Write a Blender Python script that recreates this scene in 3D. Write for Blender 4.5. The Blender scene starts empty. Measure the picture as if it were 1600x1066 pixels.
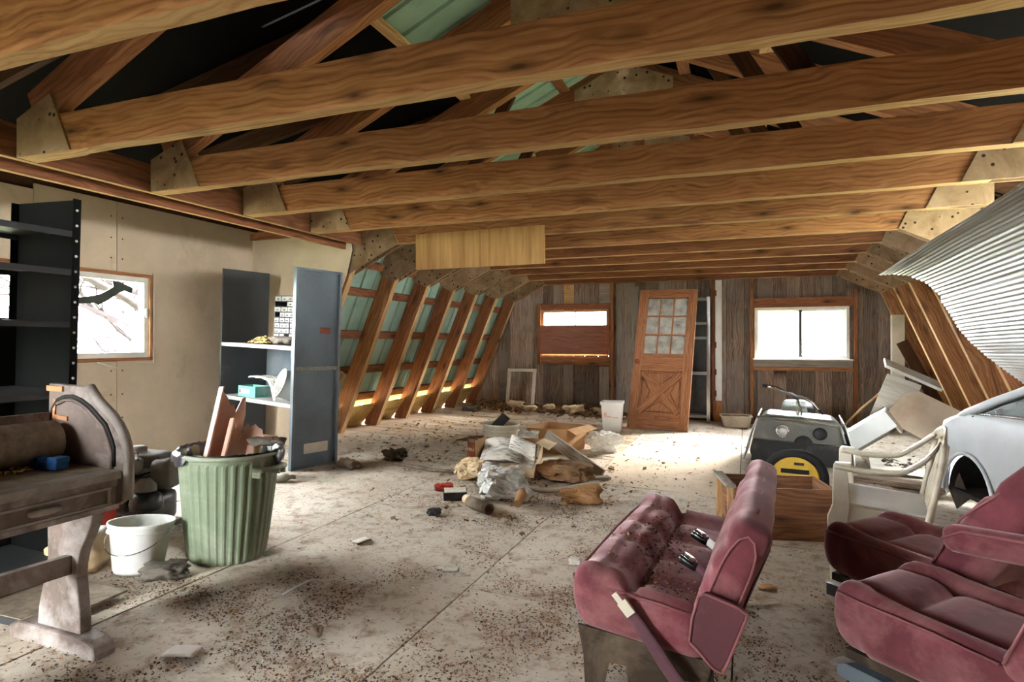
import bpy, bmesh, math, random
from mathutils import Matrix, Vector, noise as mnoise
R = math.radians
random.seed(7)
scene = bpy.context.scene
COL = scene.collection

# ------------------------------------------------------------------ camera, sky, exposure
cam_d = bpy.data.cameras.new('camera'); cam = bpy.data.objects.new('camera', cam_d); COL.objects.link(cam)
cam_d.sensor_width = 36.0; cam_d.lens = 960.8 / 1600 * 36.0; cam_d.clip_start = .05; cam_d.clip_end = 300
cam.location = (0, 0, 1.24); cam.rotation_euler = (R(90.124), 0, R(20.83))
scene.camera = cam

world = bpy.data.worlds.new('overcast_sky'); scene.world = world; world.use_nodes = True
bg = world.node_tree.nodes['Background']
bg.inputs['Color'].default_value = (.93, .97, 1.0, 1); bg.inputs['Strength'].default_value = 68.0

sun_d = bpy.data.lights.new('sun', 'SUN'); sun_d.energy = 60.0; sun_d.angle = R(24); sun_d.color = (1, .95, .86)
sun = bpy.data.objects.new('sun', sun_d); COL.objects.link(sun)
sun.rotation_euler = Vector((-.42, -.8, -.42)).to_track_quat('-Z', 'Y').to_euler()   # hazy sun behind the far gable

vs = scene.view_settings
vs.view_transform = 'Standard'; vs.look = 'None'; vs.gamma = 1.0; vs.use_curve_mapping = False
vs.exposure = 0.45
try:
    scene.cycles.max_bounces = 10; scene.cycles.diffuse_bounces = 6; scene.cycles.transparent_max_bounces = 12
    scene.cycles.sample_clamp_indirect = 8.0; scene.cycles.caustics_reflective = False; scene.cycles.caustics_refractive = False
except Exception: pass

# ------------------------------------------------------------------ materials
def lin(c):
    return tuple(((x / 255) / 12.92 if x / 255 <= .04045 else ((x / 255 + .055) / 1.055) ** 2.4) for x in c[:3]) + (1,)
MATS = {}
class NT:
    def __init__(s, name):
        s.m = bpy.data.materials.new(name); s.m.use_nodes = True; s.t = s.m.node_tree; s.n = s.t.nodes
        s.b = s.n['Principled BSDF']; s.out = s.n['Material Output']; MATS[name] = s.m
    def a(s, typ, **kw):
        n = s.n.new(typ)
        for k, v in kw.items():
            if k[0] == '_': setattr(n, k[1:], v)
            else: n.inputs[k.replace('_', ' ')].default_value = v
        return n
    def l(s, a, b): s.t.links.new(a, b)
    def coords(s, scale=(1, 1, 1), rnd=True):
        tc = s.a('ShaderNodeTexCoord'); mp = s.a('ShaderNodeMapping'); mp.inputs['Scale'].default_value = scale
        if rnd:
            oi = s.a('ShaderNodeObjectInfo'); ml = s.a('ShaderNodeVectorMath', _operation='SCALE'); cb = s.a('ShaderNodeCombineXYZ')
            s.l(oi.outputs['Random'], cb.inputs[0]); s.l(oi.outputs['Random'], cb.inputs[1]); s.l(oi.outputs['Random'], cb.inputs[2])
            s.l(cb.outputs[0], ml.inputs[0]); ml.inputs['Scale'].default_value = 37.0
            ad = s.a('ShaderNodeVectorMath', _operation='ADD'); s.l(tc.outputs['Object'], ad.inputs[0]); s.l(ml.outputs[0], ad.inputs[1])
            s.l(ad.outputs[0], mp.inputs['Vector'])
        else: s.l(tc.outputs['Object'], mp.inputs['Vector'])
        return mp.outputs[0]
    def noise(s, vec, scale, detail=4, rough=.55, dist=0):
        n = s.a('ShaderNodeTexNoise'); n.inputs['Scale'].default_value = scale; n.inputs['Detail'].default_value = detail
        n.inputs['Roughness'].default_value = rough; n.inputs['Distortion'].default_value = dist; s.l(vec, n.inputs['Vector']); return n.outputs['Fac']
    def ramp(s, fac, stops):
        r = s.a('ShaderNodeValToRGB'); el = r.color_ramp.elements
        while len(el) < len(stops): el.new(.5)
        for e, (p, c) in zip(el, stops): e.position = p; e.color = c
        s.l(fac, r.inputs['Fac']); return r.outputs['Color']
    def mix(s, fac, a, b, mode='MIX'):
        m = s.a('ShaderNodeMix', _data_type='RGBA', _blend_type=mode)
        for v, i in ((fac, 0), (a, 6), (b, 7)):
            if hasattr(v, 'links'): s.l(v, m.inputs[i])
            else: m.inputs[i].default_value = v
        return m.outputs[2]
    def bump(s, h, strength=.3, dist=.01):
        b = s.a('ShaderNodeBump'); b.inputs['Strength'].default_value = strength; b.inputs['Distance'].default_value = dist
        s.l(h, b.inputs['Height']); s.l(b.outputs[0], s.b.inputs['Normal'])
    def rand_tint(s, col, lo=.8, hi=1.15):
        oi = s.a('ShaderNodeObjectInfo'); mr = s.a('ShaderNodeMapRange'); mr.inputs['To Min'].default_value = lo; mr.inputs['To Max'].default_value = hi
        s.l(oi.outputs['Random'], mr.inputs['Value']); cb = s.a('ShaderNodeCombineColor')
        for i in range(3): s.l(mr.outputs[0], cb.inputs[i])
        return s.mix(1.0, col, cb.outputs[0], 'MULTIPLY')
    def fin(s, col, rough=.8, metal=0, spec=.3):
        if hasattr(col, 'links'): s.l(col, s.b.inputs['Base Color'])
        else: s.b.inputs['Base Color'].default_value = col
        s.b.inputs['Roughness'].default_value = rough; s.b.inputs['Metallic'].default_value = metal
        s.b.inputs['Specular IOR Level'].default_value = spec; return s.m

def wood(name, light, mid, dark, knot=True, lo=.8, hi=1.15, grey=None, bump=.25):
    s = NT(name); v = s.coords((1, 1, 1))
    mp = s.a('ShaderNodeMapping'); mp.inputs['Scale'].default_value = (.55, 9, 9); s.l(v, mp.inputs['Vector'])
    mz = s.a('ShaderNodeMapping'); mz.inputs['Scale'].default_value = (2.2, 3.5, 3.5); s.l(v, mz.inputs['Vector'])
    wz = s.a('ShaderNodeTexNoise'); wz.inputs['Scale'].default_value = 1.0; wz.inputs['Detail'].default_value = 2; s.l(mz.outputs[0], wz.inputs['Vector'])
    av = s.a('ShaderNodeVectorMath', _operation='MULTIPLY_ADD'); s.l(wz.outputs['Color'], av.inputs[0]); av.inputs[1].default_value = (.3, 1.15, 1.15); s.l(mp.outputs[0], av.inputs[2])
    n1 = s.noise(av.outputs[0], 2.2, 6, .62, 1.3)
    w = s.a('ShaderNodeTexWave', _wave_type='RINGS', _rings_direction='X'); w.inputs['Scale'].default_value = 1.6; w.inputs['Distortion'].default_value = 5; w.inputs['Detail'].default_value = 3
    w.inputs['Detail Scale'].default_value = .7; s.l(av.outputs[0], w.inputs['Vector'])
    base = s.ramp(n1, [(.28, lin(dark)), (.5, lin(mid)), (.72, lin(light))])
    base = s.mix(.24, base, s.ramp(w.outputs['Fac'], [(0, lin(dark)), (.55, lin(light))]))
    if knot:
        mk = s.a('ShaderNodeMapping'); mk.inputs['Scale'].default_value = (1.25, .05, 4.2); s.l(v, mk.inputs['Vector'])
        vo = s.a('ShaderNodeTexVoronoi'); vo.inputs['Scale'].default_value = 1.9; s.l(mk.outputs[0], vo.inputs['Vector'])
        k = s.ramp(vo.outputs['Distance'], [(.05, (.9, .9, .9, 1)), (.1, (.55, .55, .55, 1)), (.3, (0, 0, 0, 1))])
        base = s.mix(k, base, lin(tuple(x * .6 for x in dark)))
    if grey:
        g = s.ramp(s.noise(v, 1.7, 5, .6, .5), [(.45, (0, 0, 0, 1)), (.7, (1, 1, 1, 1))]); base = s.mix(g, base, lin(grey))
    base = s.rand_tint(base, lo, hi)
    s.bump(n1, bump, .004)
    return s.fin(base, .85, spec=.15)

def paint(name, c, rough=.6, metal=0, var=.15, scale=6, dirt=None, dirt_amt=.5, lo=.95, hi=1.05, bump=.1, spec=.3, dscale=None):
    s = NT(name); v = s.coords()
    n = s.noise(v, scale, 6, .6)
    a = lin(tuple(x * (1 - var) for x in c)); b = lin(tuple(min(255, x * (1 + var * .6)) for x in c))
    col = s.ramp(n, [(.3, a), (.7, b)])
    if dirt:
        d = s.ramp(s.noise(v, dscale or scale * .45, 8, .68, .4), [(.62 - dirt_amt * .3, (0, 0, 0, 1)), (.86 - dirt_amt * .25, (1, 1, 1, 1))])
        col = s.mix(d, col, lin(dirt))
    col = s.rand_tint(col, lo, hi)
    if bump: s.bump(n, bump, .006)
    return s.fin(col, rough, metal, spec)

wood('lumber', (182, 134, 92), (152, 102, 66), (102, 63, 38), lo=.82, hi=1.12)
wood('lumber_red', (156, 106, 74), (130, 84, 56), (90, 56, 37), lo=.85, hi=1.12)
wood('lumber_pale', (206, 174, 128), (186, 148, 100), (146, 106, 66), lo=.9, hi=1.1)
wood('lumber_dark', (82, 52, 32), (62, 38, 24), (38, 24, 14), lo=.8, hi=1.1)
wood('barn_board', (178, 156, 136), (128, 108, 94), (70, 58, 50), lo=.55, hi=1.35, grey=(138, 130, 122), bump=.6)
wood('plank_floor', (220, 198, 170), (196, 170, 140), (142, 114, 88), lo=.88, hi=1.08, grey=(206, 198, 184))
wood('door_wood', (176, 126, 92), (152, 102, 70), (112, 72, 48), knot=False, lo=.95, hi=1.05)
wood('panel_red', (160, 112, 94), (144, 98, 80), (118, 78, 64), knot=False)
wood('crate_ply', (156, 112, 82), (130, 90, 64), (84, 56, 40), lo=.95, hi=1.05)
wood('weathered', (176, 168, 154), (146, 136, 122), (96, 86, 76), grey=(150, 144, 134), lo=.9, hi=1.1)
wood('white_board', (230, 226, 214), (218, 212, 198), (184, 174, 156), knot=False, lo=.95, hi=1.05)
wood('yellow_ply', (214, 190, 128), (194, 164, 100), (150, 120, 70), lo=.9, hi=1.1)
paint('desk_wood', (116, 101, 92), .6, var=.25, scale=5, dirt=(190, 182, 176), dirt_amt=.55, dscale=3.5)
paint('desk_edge', (150, 142, 132), .8, var=.15, scale=9, dirt=(100, 88, 78), dirt_amt=.35)
wood('bare_split', (206, 150, 112), (188, 130, 92), (150, 96, 64), knot=False)

def gusset_mat():
    s = NT('gusset_ply'); v = s.coords(); mg = s.a('ShaderNodeMapping'); mg.inputs['Scale'].default_value = (1, .01, 1); s.l(v, mg.inputs['Vector'])
    n = s.noise(v, 5, 6, .65, .6)
    col = s.ramp(n, [(.3, lin((120, 94, 68))), (.55, lin((154, 128, 100))), (.75, lin((180, 156, 130)))])
    vo = s.a('ShaderNodeTexVoronoi'); vo.inputs['Scale'].default_value = 15; s.l(mg.outputs[0], vo.inputs['Vector'])
    k = s.ramp(vo.outputs['Distance'], [(.13, (1, 1, 1, 1)), (.19, (0, 0, 0, 1))])
    col = s.mix(k, col, lin((44, 30, 22)))
    return s.fin(s.rand_tint(col, .75, 1.15), .85, spec=.15)
gusset_mat()
def ply_mat():
    s = NT('plywood'); v = s.coords((1, 1, 1)); mp = s.a('ShaderNodeMapping'); mp.inputs['Scale'].default_value = (14, 14, .8); s.l(v, mp.inputs['Vector'])
    n = s.noise(mp.outputs[0], 1.5, 5, .6, .4)
    col = s.ramp(n, [(.3, lin((162, 120, 70))), (.7, lin((204, 164, 108)))])
    return s.fin(col, .75, spec=.2)
ply_mat()
def floor_mat():
    s = NT('floor_sheet'); v = s.coords(rnd=False)
    n1 = s.noise(v, 1.1, 8, .68, .6); n2 = s.noise(v, 9, 8, .7, .3); n3 = s.noise(v, 55, 4, .7)
    col = s.ramp(n1, [(.3, lin((184, 170, 150))), (.5, lin((208, 197, 180))), (.7, lin((222, 214, 200)))])
    d = s.ramp(n2, [(.5, (0, 0, 0, 1)), (.7, (1, 1, 1, 1))]); col = s.mix(d, col, lin((150, 122, 94)))
    d2 = s.ramp(n3, [(.58, (0, 0, 0, 1)), (.68, (1, 1, 1, 1))]); col = s.mix(d2, col, lin((112, 90, 70)))
    d3 = s.ramp(s.noise(v, .9, 5, .7, 1.2), [(.58, (0, 0, 0, 1)), (.74, (1, 1, 1, 1))]); col = s.mix(d3, col, lin((126, 100, 78)))
    col = s.rand_tint(col, .9, 1.07); s.bump(n2, .35, .006)
    return s.fin(col, .9, spec=.12)
floor_mat()
def news_mat():
    s = NT('newsprint'); v = s.coords(); mp = s.a('ShaderNodeMapping'); mp.inputs['Scale'].default_value = (14, 90, 1); s.l(v, mp.inputs['Vector'])
    ln = s.ramp(s.noise(mp.outputs[0], 1.0, 3, .6), [(.5, (0, 0, 0, 1)), (.58, (1, 1, 1, 1))]); bl = s.ramp(s.noise(v, 5, 2, .5), [(.42, (0, 0, 0, 1)), (.5, (.7, .7, .7, 1))])
    col = s.mix(s.mix(1.0, ln, bl, 'MULTIPLY'), lin((214, 208, 196)), lin((92, 90, 88)))
    return s.fin(col, .9, spec=.1)
news_mat()
paint('floor_pale', (226, 208, 184), .9, var=.06, scale=3, dirt=(190, 158, 128), dirt_amt=.25, spec=.1)
paint('drywall', (212, 192, 164), .9, var=.06, scale=2.5, dirt=(168, 146, 112), dirt_amt=.2, lo=.95, hi=1.05, bump=.03, spec=.1, dscale=1.6)
paint('white_paint', (232, 230, 222), .5, var=.05, dirt=(170, 160, 140), dirt_amt=.1)
paint('white_plastic', (228, 228, 220), .35, var=.04, scale=3, dirt=(186, 178, 160), dirt_amt=.25)
paint('cream_plastic', (222, 212, 190), .4, var=.05, scale=3, dirt=(170, 152, 120), dirt_amt=.3)
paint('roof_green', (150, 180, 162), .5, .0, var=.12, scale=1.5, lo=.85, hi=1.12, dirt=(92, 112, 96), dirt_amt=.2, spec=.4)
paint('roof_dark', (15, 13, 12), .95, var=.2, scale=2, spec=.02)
paint('white_metal', (206, 206, 200), .4, .15, var=.04, scale=2, dirt=(150, 144, 134), dirt_amt=.18, bump=.02)
paint('black_metal', (19, 20, 18), .7, .0, var=.2, scale=3, dirt=(60, 54, 44), dirt_amt=.2, spec=.1)
paint('grey_steel', (118, 130, 138), .32, .35, var=.12, scale=2, dirt=(150, 150, 146), dirt_amt=.25, bump=.02)
paint('dark_steel', (60, 62, 62), .6, .1, var=.12, scale=2, dirt=(110, 106, 98), dirt_amt=.3)
paint('shelf_white', (156, 155, 150), .5, .1, var=.06, dirt=(150, 140, 122), dirt_amt=.35)
paint('chrome', (190, 190, 188), .25, .9, var=.05, bump=0)
paint('black_rubber', (34, 33, 32), .7, var=.2, dirt=(90, 84, 76), dirt_amt=.2)
paint('engine_black', (38, 38, 40), .35, .2, var=.2, dirt=(120, 114, 106), dirt_amt=.3, scale=5)
paint('engine_dust', (104, 97, 90), .75, var=.2, dirt=(128, 120, 110), dirt_amt=.4)
paint('bin_green', (130, 142, 116), .45, var=.1, scale=3, dirt=(186, 186, 168), dirt_amt=.55)
paint('bin_liner', (52, 50, 56), .3, var=.25, scale=8, spec=.6)
paint('pink_plastic', (234, 186, 164), .45, var=.07, scale=3, dirt=(196, 120, 90), dirt_amt=.15)
paint('maroon', (116, 62, 68), .95, var=.2, scale=7, dirt=(158, 110, 108), dirt_amt=.5, bump=.25, spec=.1, dscale=3.5)
mb_ = MATS['maroon'].node_tree.nodes['Principled BSDF']; mb_.inputs['Sheen Weight'].default_value = .7; mb_.inputs['Sheen Roughness'].default_value = .4; mb_.inputs['Sheen Tint'].default_value = (.95, .7, .7, 1)
paint('maroon_plastic', (94, 54, 58), .5, var=.1, dirt=(150, 120, 116), dirt_amt=.3)
paint('maroon_piping', (136, 86, 88), .9, var=.1)
paint('seat_frame', (66, 54, 42), .6, .4, var=.25, dirt=(128, 112, 92), dirt_amt=.4)
paint('belt', (96, 64, 70), .8, var=.1)
paint('buckle_black', (26, 24, 26), .25, var=.1, spec=.6)
paint('car_white', (216, 222, 226), .35, .0, var=.05, scale=2, dirt=(150, 148, 142), dirt_amt=.2, bump=0, spec=.5)
paint('car_dark', (40, 38, 36), .7, var=.25, dirt=(96, 74, 52), dirt_amt=.4)
paint('cowl_dark', (98, 97, 90), .3, var=.12, scale=3, dirt=(150, 140, 122), dirt_amt=.35, spec=.5)
paint('yellow_cover', (222, 182, 62), .45, var=.08, dirt=(170, 140, 70), dirt_amt=.2)
paint('cardboard', (186, 142, 98), .9, var=.1, scale=4, dirt=(140, 100, 64), dirt_amt=.2)
paint('cardboard_pale', (222, 196, 156), .9, var=.08, scale=4, dirt=(176, 144, 102), dirt_amt=.2)
paint('paper', (222, 216, 204), .9, var=.06, scale=4, dirt=(186, 174, 154), dirt_amt=.3)
paint('pail_beige', (206, 200, 178), .5, var=.07, scale=3, dirt=(160, 144, 110), dirt_amt=.3)
paint('rust', (142, 78, 54), .8, .2, var=.2, scale=7, dirt=(92, 56, 42), dirt_amt=.4)
paint('red_scrap', (188, 62, 50), .7, var=.1)
paint('blue_plastic', (34, 84, 136), .5, var=.1, dirt=(80, 96, 110), dirt_amt=.3)
paint('teal_card', (96, 164, 148), .8, var=.08, dirt=(190, 200, 190), dirt_amt=.15)
paint('stone_dust', (138, 124, 106), .95, var=.2, scale=20, dirt=(96, 84, 70), dirt_amt=.4, bump=.5)
paint('straw', (206, 176, 112), .95, var=.2)
paint('rag', (108, 100, 90), .95, var=.25, scale=12)
paint('leaf_brown', (142, 108, 76), .95, var=.25, lo=.6, hi=1.3)
paint('litter_dark', (74, 54, 42), .95, var=.3)
paint('litter_tan', (170, 132, 92), .95, var=.3)
paint('litter_husk', (112, 78, 56), .95, var=.3)
paint('litter_white', (226, 222, 214), .9, var=.05)
paint('bark', (46, 38, 38), .95, var=.2)
paint('ground_green', (108, 112, 84), .95, var=.2, scale=.5)
paint('tape_dark', (60, 66, 60), .6, var=.2)
paint('hose_grey', (196, 192, 176), .5, var=.08)
paint('bottle', (198, 196, 188), .3, var=.1)

def glass_mat(name, tint=(1, 1, 1, 1), g=.07, dirt=0.0, dcol=(190, 190, 180)):
    s = NT(name); tr = s.a('ShaderNodeBsdfTransparent'); tr.inputs['Color'].default_value = tint
    gl = s.a('ShaderNodeBsdfGlossy'); gl.inputs['Roughness'].default_value = .03
    mx = s.a('ShaderNodeMixShader'); mx.inputs[0].default_value = g; s.l(tr.outputs[0], mx.inputs[1]); s.l(gl.outputs[0], mx.inputs[2])
    last = mx.outputs[0]
    if dirt:
        df = s.a('ShaderNodeBsdfDiffuse'); df.inputs['Color'].default_value = lin(dcol)
        n = s.noise(s.coords(), 7, 5, .6); mr = s.a('ShaderNodeMapRange'); mr.inputs['From Min'].default_value = .3; mr.inputs['From Max'].default_value = .7
        mr.inputs['To Min'].default_value = dirt * .5; mr.inputs['To Max'].default_value = min(1, dirt * 1.4); s.l(n, mr.inputs['Value'])
        m2 = s.a('ShaderNodeMixShader'); s.l(mr.outputs[0], m2.inputs[0]); s.l(last, m2.inputs[1]); s.l(df.outputs[0], m2.inputs[2]); last = m2.outputs[0]
    s.l(last, s.out.inputs['Surface'])
glass_mat('glass'); glass_mat('dusty_glass', dirt=.7, g=.06); glass_mat('clear_bag', dirt=.72, g=.06, dcol=(236, 236, 230)); glass_mat('car_glass', tint=(.8, .86, .84, 1), dirt=.3, g=.12)

# ------------------------------------------------------------------ mesh helpers
WM = {}
I4 = Matrix.Identity(4)
def T(x, y, z): return Matrix.Translation((x, y, z))
def RX(a): return Matrix.Rotation(R(a), 4, 'X')
def RY(a): return Matrix.Rotation(R(a), 4, 'Y')
def RZ(a): return Matrix.Rotation(R(a), 4, 'Z')
def place(o, parent, M):
    COL.objects.link(o)
    if parent is not None: o.parent = parent; o.matrix_basis = M; WM[o.name] = WM[parent.name] @ M
    else: o.matrix_basis = M; WM[o.name] = M.copy()
    return o
def tag(o, label=None, cat=None, group=None, kind=None):
    if label: o['label'] = label
    if cat: o['category'] = cat
    if group: o['group'] = group
    if kind: o['kind'] = kind
    return o
def thing(name, label, cat, M=I4, group=None, kind=None):
    o = bpy.data.objects.new(name, None); o.empty_display_size = .1
    place(o, None, M); return tag(o, label, cat, group, kind)
def struct(name, M=I4):
    o = bpy.data.objects.new(name, None); place(o, None, M); o['kind'] = 'structure'; return o
def sub(name, parent, M=I4):
    o = bpy.data.objects.new(name, None); return place(o, parent, M)
class MB:
    def __init__(s): s.v = []; s.f = []; s.sm = []
    def add(s, vs, fs, smooth=False, M=None):
        b = len(s.v)
        s.v += [tuple(M @ Vector(p)) if M is not None else tuple(p) for p in vs]
        s.f += [tuple(i + b for i in f) for f in fs]; s.sm += [smooth] * len(fs); return s
    def box(s, c, d, M=None):
        x, y, z = d[0] / 2, d[1] / 2, d[2] / 2
        vs = [(c[0] + i * x, c[1] + j * y, c[2] + k * z) for i in (-1, 1) for j in (-1, 1) for k in (-1, 1)]
        return s.add(vs, [(0, 1, 3, 2), (4, 6, 7, 5), (0, 4, 5, 1), (2, 3, 7, 6), (0, 2, 6, 4), (1, 5, 7, 3)], False, M)
    def prism(s, poly, a0, a1, axis='Y', M=None, smooth=False):
        n = len(poly)
        def P(p, a): return {'Y': (p[0], a, p[1]), 'X': (a, p[0], p[1]), 'Z': (p[0], p[1], a)}[axis]
        vs = [P(p, a0) for p in poly] + [P(p, a1) for p in poly]
        s.add(vs, [tuple(range(n)), tuple(range(2 * n - 1, n - 1, -1))], False, M)
        b = len(s.v) - 2 * n
        for i in range(n):
            j = (i + 1) % n; s.f.append((b + i, b + n + i, b + n + j, b + j)); s.sm.append(smooth)
        return s
    def tube(s, pts, r, seg=8, cap=True, M=None):
        pts = [Vector(p) for p in pts]; n = len(pts); rs = r if isinstance(r, (list, tuple)) else [r] * n
        vs = []; up = Vector((0, 0, 1)); prev = None
        for i, p in enumerate(pts):
            d = (pts[min(i + 1, n - 1)] - pts[max(i - 1, 0)]).normalized()
            if prev is None:
                a = d.cross(up if abs(d.z) < .9 else Vector((1, 0, 0))).normalized()
            else: a = (prev - d * prev.dot(d)).normalized()
            b = d.cross(a); prev = a
            for k in range(seg):
                t = 2 * math.pi * k / seg; vs.append(p + (a * math.cos(t) + b * math.sin(t)) * rs[i])
        fs = [(i * seg + k, i * seg + (k + 1) % seg, (i + 1) * seg + (k + 1) % seg, (i + 1) * seg + k) for i in range(n - 1) for k in range(seg)]
        s.add(vs, fs, True, M)
        if cap:
            b = len(s.v) - len(vs); s.f += [tuple(b + k for k in range(seg))[::-1], tuple(b + (n - 1) * seg + k for k in range(seg))]; s.sm += [False, False]
        return s
    def lathe(s, prof, seg=24, M=None, smooth=True, fun=None):
        vs = []
        for (r, z) in prof:
            for k in range(seg):
                t = 2 * math.pi * k / seg; q = (r * math.cos(t), r * math.sin(t), z)
                vs.append(fun(q, t) if fun else q)
        fs = [(i * seg + k, i * seg + (k + 1) % seg, (i + 1) * seg + (k + 1) % seg, (i + 1) * seg + k) for i in range(len(prof) - 1) for k in range(seg)]
        return s.add(vs, fs, smooth, M)
    def grid(s, fn, nu, nv, smooth=True, M=None, thick=0):
        P = [[Vector(fn(i / nu, j / nv)) for j in range(nv + 1)] for i in range(nu + 1)]
        w = nv + 1; vs = [p for row in P for p in row]
        fs = [(i * w + j, (i + 1) * w + j, (i + 1) * w + j + 1, i * w + j + 1) for i in range(nu) for j in range(nv)]
        if thick:
            N = []
            for i in range(nu + 1):
                for j in range(nv + 1):
                    a = P[min(i + 1, nu)][j] - P[max(i - 1, 0)][j]; b = P[i][min(j + 1, nv)] - P[i][max(j - 1, 0)]
                    c = a.cross(b); N.append(c.normalized() if c.length > 1e-9 else Vector((0, 0, 1)))
            m = len(vs); vs += [p - q * thick for p, q in zip(vs, N)]
            fs += [tuple(x + m for x in f[::-1]) for f in fs]
            rim = [(i * w, (i + 1) * w) for i in range(nu)] + [((i + 1) * w + nv, i * w + nv) for i in range(nu)] + [(j + 1, j) for j in range(nv)] + [(nu * w + j, nu * w + j + 1) for j in range(nv)]
            fs += [(b, a, a + m, b + m) for a, b in rim]
        return s.add(vs, fs, smooth, M)
    def rbox(s, d, r, n=8, c=(0, 0, 0), deform=None, M=None):
        """box with rounded edges, faces split n x n so that it can be deformed"""
        hx = [x / 2 for x in d]; bm = bmesh.new(); keys = {}
        ts = [-1 + 2 * i / n for i in range(n + 1)]
        vs, fs = [], []
        def vid(p):
            k = tuple(round(q, 6) for q in p)
            if k not in keys: keys[k] = len(vs); vs.append(p)
            return keys[k]
        for ax in range(3):
            for sg in (-1, 1):
                u, w = (ax + 1) % 3, (ax + 2) % 3
                for i in range(n):
                    for j in range(n):
                        q = []
                        for (a, b) in ((i, j), (i + 1, j), (i + 1, j + 1), (i, j + 1)):
                            p = [0, 0, 0]; p[ax] = sg * hx[ax]; p[u] = ts[a] * hx[u]; p[w] = ts[b] * hx[w]; q.append(vid(tuple(p)))
                        fs.append(tuple(q) if sg > 0 else tuple(q[::-1]))
        out = []
        for p in vs:
            cc = [max(-(h - min(r, h)), min(h - min(r, h), x)) for x, h in zip(p, hx)]
            dd = Vector([x - y for x, y in zip(p, cc)])
            if dd.length > 1e-9:
                nd = dd.normalized(); p2 = Vector(cc) + nd * r if r <= min(hx) else Vector(cc) + nd * min(r, dd.length)
            else: p2 = Vector(p)
            if deform: p2 = Vector(deform(p2))
            out.append(p2 + Vector(c))
        bm.free()
        return s.add(out, fs, True, M)
    def mesh(s, name):
        me = bpy.data.meshes.new(name); me.from_pydata(s.v, [], s.f); me.polygons.foreach_set('use_smooth', s.sm); me.update(); return me
    def ob(s, name, mat, parent=None, M=I4, label=None, cat=None, group=None, kind=None, bevel=0):
        me = s.mesh(name); me.materials.append(MATS[mat]); o = bpy.data.objects.new(name, me); place(o, parent, M)
        if bevel:
            b = o.modifiers.new('bevel', 'BEVEL'); b.width = bevel; b.segments = 2; b.limit_method = 'ANGLE'
        return tag(o, label, cat, group, kind)
BC = {}
def beam(name, p0, p1, h, t, mat, parent=None, up=(0, 0, 1), edge=None, **kw):
    """straight timber from p0 to p1: h across along 'up', t thick; grain along its length"""
    p0, p1 = Vector(p0), Vector(p1); d = p1 - p0; L = d.length; x = d.normalized(); up = Vector(up)
    y = up.cross(x).normalized(); z = x.cross(y)
    M = Matrix((x, y, z)).transposed().to_4x4(); M.translation = (p0 + p1) / 2
    k = (round(L, 3), round(h, 3), round(t, 3), mat, edge)
    if k not in BC:
        me = MB().box((0, 0, 0), (L, t, h)).mesh(name); me.materials.append(MATS[mat]); BC[k] = me
        if edge:
            me.materials.append(MATS[edge]); me.polygons[4].material_index = 1; me.polygons[5].material_index = 1   # narrow edges in another tone, bounce light painted in
    o = bpy.data.objects.new(name, BC[k])
    if parent is not None: M = WM[parent.name].inverted() @ M
    place(o, parent, M); return tag(o, **kw)
def fz(x): return max(0.0, (-.05 - x) * .036)
TILT = RY(2.06)   # things on the sloping left part of the floor lean with it
def on_floor(x, y, rz=0): return T(x, y, fz(x)) @ (TILT if x < -.6 else I4) @ RZ(rz)
def nz(x, y, z=0, s=1): return mnoise.noise(Vector((x * s, y * s, z * s)))
# ------------------------------------------------------------------ the loft: floor
XC = -.985                                   # ridge line
def mir(x): return 2 * XC - x
YD = {1: .066, 2: .036, 3: -.01, 4: -.034, 5: -.027, 6: .007}
def FY(k): return 5.287 + .783 * k + YD.get(k, 0)
YB = 10.1                                    # face of the back wall boards
A_in, B_in = Vector((-3.76, 1.933)), Vector((-4.5, .15))
dr = (A_in - B_in).normalized(); nr = Vector((-dr.y, dr.x))    # along the steep rafters / outward
RW = .185
def low_out(x, off=RW):                      # z of the steep slope's plane at x (left side)
    q = A_in + nr * off; return q.y + (x - q.x) * dr.y / dr.x
SU = .45
def up_z(x): return 2.33 + SU * (x + 3.6)    # underside of the upper rafters (left side)

floor = struct('floor')
MB().box((-.8, 4.3, -.06), (8.6, 12.2, .05)).ob('subfloor', 'lumber_dark', floor)
MB().box((0, 0, -.03), (5.2, 12.2, .04)).ob('subfloor', 'lumber_dark', floor, T(-2.62, 4.3, .045) @ RY(2.06))
def floor_piece(name, x0, x1, y0, y1, mat, th=.02):
    xm = (x0 + x1) / 2; w = (x1 - x0) - .007; h = (y1 - y0) - .007
    M = T(xm, (y0 + y1) / 2, fz(xm) - th / 2 + random.uniform(-.004, .003)) @ (RY(2.06) if xm < -.05 else I4)
    if mat == 'floor_sheet': MB().box((0, 0, 0), (w, h, th)).ob(name, mat, floor, M)
    else: MB().box((0, 0, 0), (w, h, th)).ob(name, mat, floor, M)
cols = [-5.1, -3.71, -2.49, -1.27, -.05, 1.17, 2.39, 3.4]
offs = [-.6, .35, -1.1, .29, -.8, .1, -.5]
for ci in range(7):
    x0, x1 = cols[ci], cols[ci + 1]
    y = offs[ci] - 2.44
    top = 6.35 if ci < 3 else 10.12
    while y < top:
        a, b = max(y, -1.6), min(y + 2.44, top)
        if b - a > .05: floor_piece('floor_sheet', x0, x1, a, b, 'floor_pale' if ci == 3 and 5 < a < 5.4 else 'floor_sheet')
        y += 2.44
y = 6.35
while y < 10.1:
    w = random.choice([.19, .21, .235]); b = min(y + w, 10.12)
    xs = random.choice([[-5.1, -1.27], [-5.1, -3.1, -1.27], [-5.1, -2.4, -1.27]])
    for x0, x1 in zip(xs, xs[1:]): floor_piece('floor_plank', x0, x1, y, b, 'plank_floor')
    y = b + .0005

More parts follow.
